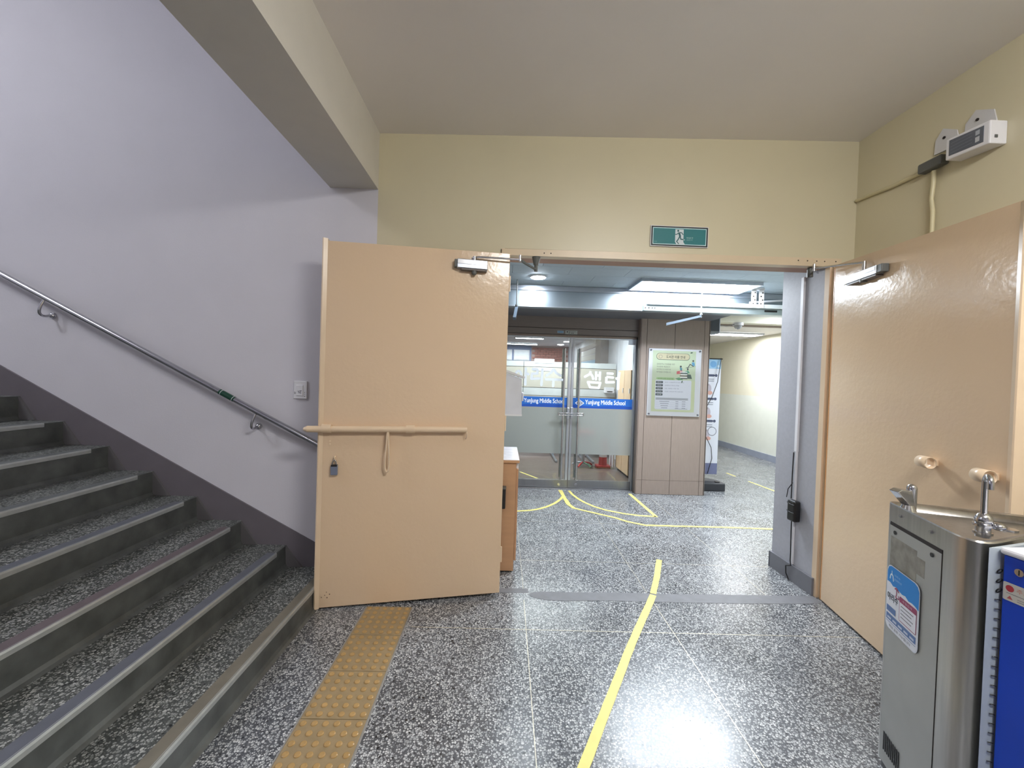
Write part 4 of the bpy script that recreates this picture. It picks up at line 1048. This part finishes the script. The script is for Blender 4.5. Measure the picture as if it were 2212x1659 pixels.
# ================================================================ DRINKING FOUNTAIN
fo = empty('drinking_fountain', (1.8, 1.5, 0), 'stainless steel drinking fountain standing in front of the right door leaf', 'drinking fountain')
P1 = Vector((1.655, 1.688, 0)); P2 = Vector((1.512, 1.300, 0)); P3 = Vector((1.545, 1.225, 0)); P4 = Vector((1.93, 1.36, 0)); P5 = Vector((2.135, 1.50, 0))
def rounded(pts_, rad, seg=7):
    out = []; n_ = len(pts_)
    for i, p_ in enumerate(pts_):
        r_ = rad[i]
        if not r_: out.append((p_.x, p_.y)); continue
        a = (pts_[i-1]-p_).normalized(); b = (pts_[(i+1) % n_]-p_).normalized()
        A = p_+a*r_; B = p_+b*r_
        for k in range(seg+1):
            t = k/seg; q = A*(1-t)**2+p_*2*t*(1-t)+B*t*t; out.append((q.x, q.y))
    return out
ang = P2-P1
Pc = Vector((1.487, 1.212, 0))
outer = rounded([P1, Pc, P4, P5], [0.03, 0.125, 0.0, 0.0])
def inset(o, k):
    cx = sum(a for a, b in o)/len(o); cy = sum(b for a, b in o)/len(o)
    return [(cx+(a-cx)*k, cy+(b-cy)*k) for a, b in o]
def smooth_prism(m_, pts_, z0, z1):
    n_ = len(pts_)
    sm = m_.smooth; m_.smooth = True
    sg = sum(pts_[i][0]*pts_[(i+1) % n_][1]-pts_[(i+1) % n_][0]*pts_[i][1] for i in range(n_))
    vs = [(a, b, z) for z in (z0, z1) for a, b in pts_]
    fs = [(i, (i+1) % n_, n_+(i+1) % n_, n_+i) for i in range(n_)]
    caps = [list(range(n_))[::-1], [n_+i for i in range(n_)]]
    if sg < 0: fs = [f[::-1] for f in fs]; caps = [c_[::-1] for c_ in caps]
    m_.add(vs, fs); m_.smooth = False; m_.add(vs, caps); m_.smooth = sm
    return m_
smooth_prism(M(), inset(outer, 0.997), 0.03, 1.055).make('fountain_body', M_STEELF, fo)
smooth_prism(M(), inset(outer, 0.93), 0.0, 0.03).make('plinth', M_BLACK, fo)
# rim: ring around a recessed basin
n_ = len(outer); inn = inset(outer, 0.90); inn2 = inset(outer, 0.84)
m = M(); m.smooth = True
vs = [(a, b, 1.05) for a, b in outer]+[(a, b, 1.108) for a, b in outer]+[(a, b, 1.113) for a, b in inset(outer, 0.985)]+[(a, b, 1.110) for a, b in inn]+[(a, b, 1.085) for a, b in inn2]
fs = []
for k in range(4):
    fs += [(k*n_+i, k*n_+(i+1) % n_, (k+1)*n_+(i+1) % n_, (k+1)*n_+i) for i in range(n_)]
sg = sum(outer[i][0]*outer[(i+1) % n_][1]-outer[(i+1) % n_][0]*outer[i][1] for i in range(n_))
cap = [[4*n_+i for i in range(n_)], list(range(n_))[::-1]]
if sg < 0: fs = [list(f)[::-1] for f in fs]; cap = [f[::-1] for f in cap]
m.add(vs[:2*n_], [f for f in fs[:n_]]); m.add(vs, fs[n_:2*n_]); m.add(vs, fs[2*n_:]); m.smooth = False; m.add(vs, cap); m.make('basin_top', M_STEELF, fo)
# front service panel
FT = frame2((P1.x, P1.y, 0), (Pc.x, Pc.y, 0))   # d towards camera side, n = z x d
nrm = FT.to_3x3() @ Vector((0, 1, 0))
sgn = 1 if nrm.x > 0 else -1
def FM(): return M(FT)
def off(v): return -sgn*v          # outward distance -> local y
def fbox(m_, s0, s1, o0, o1, z0, z1, b=0):
    a, b2 = sorted((off(o0), off(o1))); return m_.box(s0, s1, a, b2, z0, z1, b)
fp = fbox(FM(), 0.035, 0.345, -0.012, 0.0016, 0.035, 1.022).make('service_panel', M_STEELP, fo)
fbox(FM(), 0.035, 0.347, -0.012, 0.0012, 1.022, 1.036).make('panel_gap', M_GAP, fo)
fbox(FM(), 0.345, 0.3466, -0.012, 0.0012, 0.035, 1.03).make('panel_gap', M_GAP, fo)
fbox(FM(), 0.0334, 0.035, -0.012, 0.0012, 0.035, 1.03).make('panel_gap', M_GAP, fo)
for s_ in (0.075, 0.300):
    FM().cyl((s_, off(0.004), 1.000), (s_, off(0.0055), 1.000), 0.008, 14).make('screw_hole', M_BLACK, fp)
for s_ in (0.105, 0.285):
    FM().cyl((s_, off(0.0), 1.078), (s_, off(0.006), 1.078), 0.006, 12).make('rivet', M_CHROME, fo)
fbox(FM(), 0.045, 0.215, 0.0014, 0.0020, 0.845, 0.980).make('glue_residue', mat('glue_grime', (142, 140, 132), 0.7, 0.1, var=0.25, vscale=25), fp)
fbox(FM(), 0.215, 0.262, 0.0014, 0.0020, 0.895, 0.960).make('glue_residue', MATS['glue_grime'], fp)
for i in range(9):
    fbox(FM(), 0.062+i*0.0125, 0.067+i*0.0125, 0.003, 0.0048, 0.090, 0.165).make('vent_slot', M_BLACK, fp)
# water quality label
o_ = FT @ Vector((0.040, off(0.0055), 0.60))
U = FT.to_3x3() @ Vector((1, 0, 0))
lab = empty('water_label', o_, 'blue and white water information label on the steel fountain', 'label')
p = Print(o_, U, (0, 0, 1), nrm*(-sgn))
p.rect(0, 0, 0.212, 0.262, (214, 220, 232), 1, r=0.028)
p.rect(0.004, 0.004, 0.208, 0.258, (226, 230, 240), 2, r=0.026)
wave = [(0.004+i*0.0204, 0.190-0.02*i/10+0.004*math.sin(i*2.4)) for i in range(11)]
p.poly(wave+[(0.208, 0.235), (0.198, 0.252), (0.180, 0.259), (0.030, 0.259), (0.012, 0.252), (0.004, 0.235)], (24, 132, 214), 3)
p.line([(0.022, 0.205), (0.026, 0.222), (0.034, 0.228), (0.042, 0.222), (0.046, 0.205)], 0.006, (210, 230, 245), 4)
p.line([(0.034, 0.228), (0.034, 0.240)], 0.004, (210, 230, 245), 4)
p.text('아리수', 0.052, 0.226, (170, 210, 240), w_=0.040, h=0.010, lay=5); p.text('품질확인제', 0.052, 0.211, (170, 210, 240), w_=0.048, h=0.009, lay=5)
p.text('아리수', 0.010, 0.118, (52, 54, 70), w_=0.072, h=0.030, lay=5, bold=0.001)
p.line([(0.058, 0.178), (0.070, 0.185), (0.084, 0.176)], 0.006, (150, 60, 96), 5); p.line([(0.070, 0.186), (0.071, 0.160), (0.066, 0.148), (0.088, 0.148), (0.084, 0.160)], 0.004, (150, 60, 96), 5)
p.rect(0.092, 0.070, 0.200, 0.166, (150, 60, 100), 4, r=0.006); p.rect(0.095, 0.073, 0.197, 0.144, (228, 230, 240), 5)
p.text('수질검사', 0.112, 0.150, (220, 190, 206), w_=0.06, h=0.010, lay=6)
for i in range(4): p.rect(0.104, 0.130-i*0.014, 0.182-(i % 2)*0.01, 0.133-i*0.014, (90, 92, 104), 6)
p.rect(0.008, 0.036, 0.200, 0.062, (90, 120, 172), 4); p.rect(0.008, 0.070, 0.070, 0.094, (90, 120, 172), 4)
for i in range(5): p.rect(0.016+i*0.037, 0.042, 0.042+i*0.037, 0.050, (196, 206, 226), 5)
p.rect(0.008, 0.028, 0.200, 0.030, (90, 120, 172), 4)
p.text('매일 음용 가능합니다', 0.030, 0.010, (80, 84, 100), w_=0.14, h=0.011, lay=4)
p.make('label_sheet', lab)
# taps
def tap_body(parent, x, y, z, s=1.0):
    M().cyl((x, y, z), (x, y, z+0.045*s), 0.019*s, 18).cyl((x, y, z+0.010*s), (x, y, z+0.018*s), 0.024*s, 18).make('tap_base', M_CHROME, parent)
tb = (1.640, 1.330)
tap_body(fo, tb[0], tb[1], 1.098)
M().sphere((tb[0], tb[1], 1.155), 0.023, (1, 1, 1.1)).cyl((tb[0], tb[1], 1.135), (tb[0], tb[1], 1.142), 0.028, 6).make('tap_head', M_CHROME, fo)
M().sphere((tb[0]+0.028, tb[1]-0.02, 1.140), 0.017, (1.1, 1.1, 0.8)).cyl((tb[0]+0.01, tb[1], 1.14), (tb[0]+0.03, tb[1]-0.02, 1.14), 0.010, 10).make('tap_button', M_CHROME, fo)
sp2 = [(tb[0], tb[1], 1.165), (tb[0], tb[1], 1.285)]
for i in range(1, 9):
    t = PI*i/8; sp2.append((tb[0]-0.013*(1-math.cos(t)), tb[1]-0.018*(1-math.cos(t)), 1.285+0.022*math.sin(t)))
sp2.append((tb[0]-0.026, tb[1]-0.036, 1.268))
M().tube(sp2, 0.0085, 12).make('gooseneck_spout', M_CHROME, fo)
tb2 = (1.690, 1.620)
M().cyl((tb2[0], tb2[1], 1.10), (tb2[0], tb2[1], 1.185), 0.017, 16).sphere((tb2[0], tb2[1], 1.185), 0.017).make('tap_base', M_CHROME, fo)
M().prism([(1.612, 1.172), (1.630, 1.182), (1.672, 1.178), (1.688, 1.115), (1.668, 1.112)], 1.600, 1.640, 'y').make('bubbler_hood', M_CHROME, fo, bevel=0.003)
M().cyl((1.655, 1.60, 1.10), (1.655, 1.60, 1.122), 0.028, 18, 0.018).make('bubbler_ring', M_CHROME, fo)
M().cyl((1.87, 1.44, 1.085), (1.87, 1.44, 1.090), 0.026, 18).make('drain', M_CHROME, fo)
# knock-out hole on the side
# ================================================================ BLUE BIN with grey side board
cbn = empty('cup_bin', (1.8, 1.1, 0), 'blue cabinet with white lid and key lock at the right edge', 'bin')
A = Vector((1.560, 1.208, 0)); 
BT = frame2((A.x, A.y, 0), (A.x+(-0.03)*0+0.02, A.y-0.40, 0))   # face runs towards the camera
nb = BT.to_3x3() @ Vector((0, 1, 0)); sb_ = 1 if nb.x > 0 else -1
def ob_(v): return -sb_*v
def bbox(m_, s0, s1, o0, o1, z0, z1, b=0):
    a, b2 = sorted((ob_(o0), ob_(o1))); return m_.box(s0, s1, a, b2, z0, z1, b)
bbox(M(BT), 0.0, 0.42, -0.40, 0.0, 0.03, 1.089, 0.003).make('bin_body', M_BLUE, cbn)
bbox(M(BT), 0.01, 0.41, -0.39, -0.01, 0.0, 0.03).make('plinth', M_BLACK, cbn)
bbox(M(BT), -0.004, 0.432, -0.412, 0.012, 1.092, 1.113, 0.008).make('bin_lid', M_WHITE, cbn)
M(BT).cyl((0.042, ob_(0.0), 1.052), (0.042, ob_(0.008), 1.052), 0.011, 20).make('key_lock', M_CHROME, cbn)
M(BT).box(0.0410, 0.0432, min(ob_(0.008), ob_(0.009)), max(ob_(0.008), ob_(0.009)), 1.044, 1.060).make('keyhole', M_BLACK, cbn)
M(BT).cyl((0.055, ob_(0.0), 1.070), (0.055, ob_(0.005), 1.070), 0.004, 12).make('rivet', M_CHROME, cbn)
o_ = BT @ Vector((0.003, ob_(0.0012), 0.955))
p = Print(o_, BT.to_3x3() @ Vector((1, 0, 0)), (0, 0, 1), nb*(-sb_))
p.rect(0, 0, 0.17, 0.055, (198, 196, 188), 1, r=0.004)
p.disc(0.016, 0.038, 0.010, (170, 50, 60)); p.text('주의 사용 안내', 0.032, 0.032, (204, 130, 110), w_=0.10, h=0.014)
p.rect(0.008, 0.022, 0.15, 0.024, (130, 130, 130), 2); p.poly([(0.010, 0.006), (0.024, 0.006), (0.017, 0.017)], (180, 90, 90), 2)
p.rect(0.034, 0.012, 0.14, 0.014, (130, 130, 140), 2); p.rect(0.034, 0.006, 0.12, 0.008, (130, 130, 140), 2)
p.make('sticker', cbn)
# grey board with a black spiral binding between bin and fountain
gb = empty('spiral_board', (1.55, 1.23, 0), 'upright grey board with black spiral binding between fountain and blue bin', 'board')
M().prism([(1.530, 1.222), (1.560, 1.216), (1.72, 1.262), (1.72, 1.275)], 0.02, 1.104).make('board_sheet', mat('grey_board', (176, 186, 194), 0.4, 0.1), gb)
for i in range(26):
    z = 1.035-i*0.030
    pth = [(1.556+0.007*math.cos(2*PI*k/10), 1.213-0.004*math.sin(2*PI*k/10), z+0.008*math.sin(2*PI*k/10)+0.0) for k in range(11)] if i < 3 else \
          [(1.549, 1.216, z), (1.555, 1.211, z+0.002), (1.561, 1.212, z-0.001)]
    M().tube(pth, 0.0018, 6).make('spiral_loop', M_BLACK, gb)
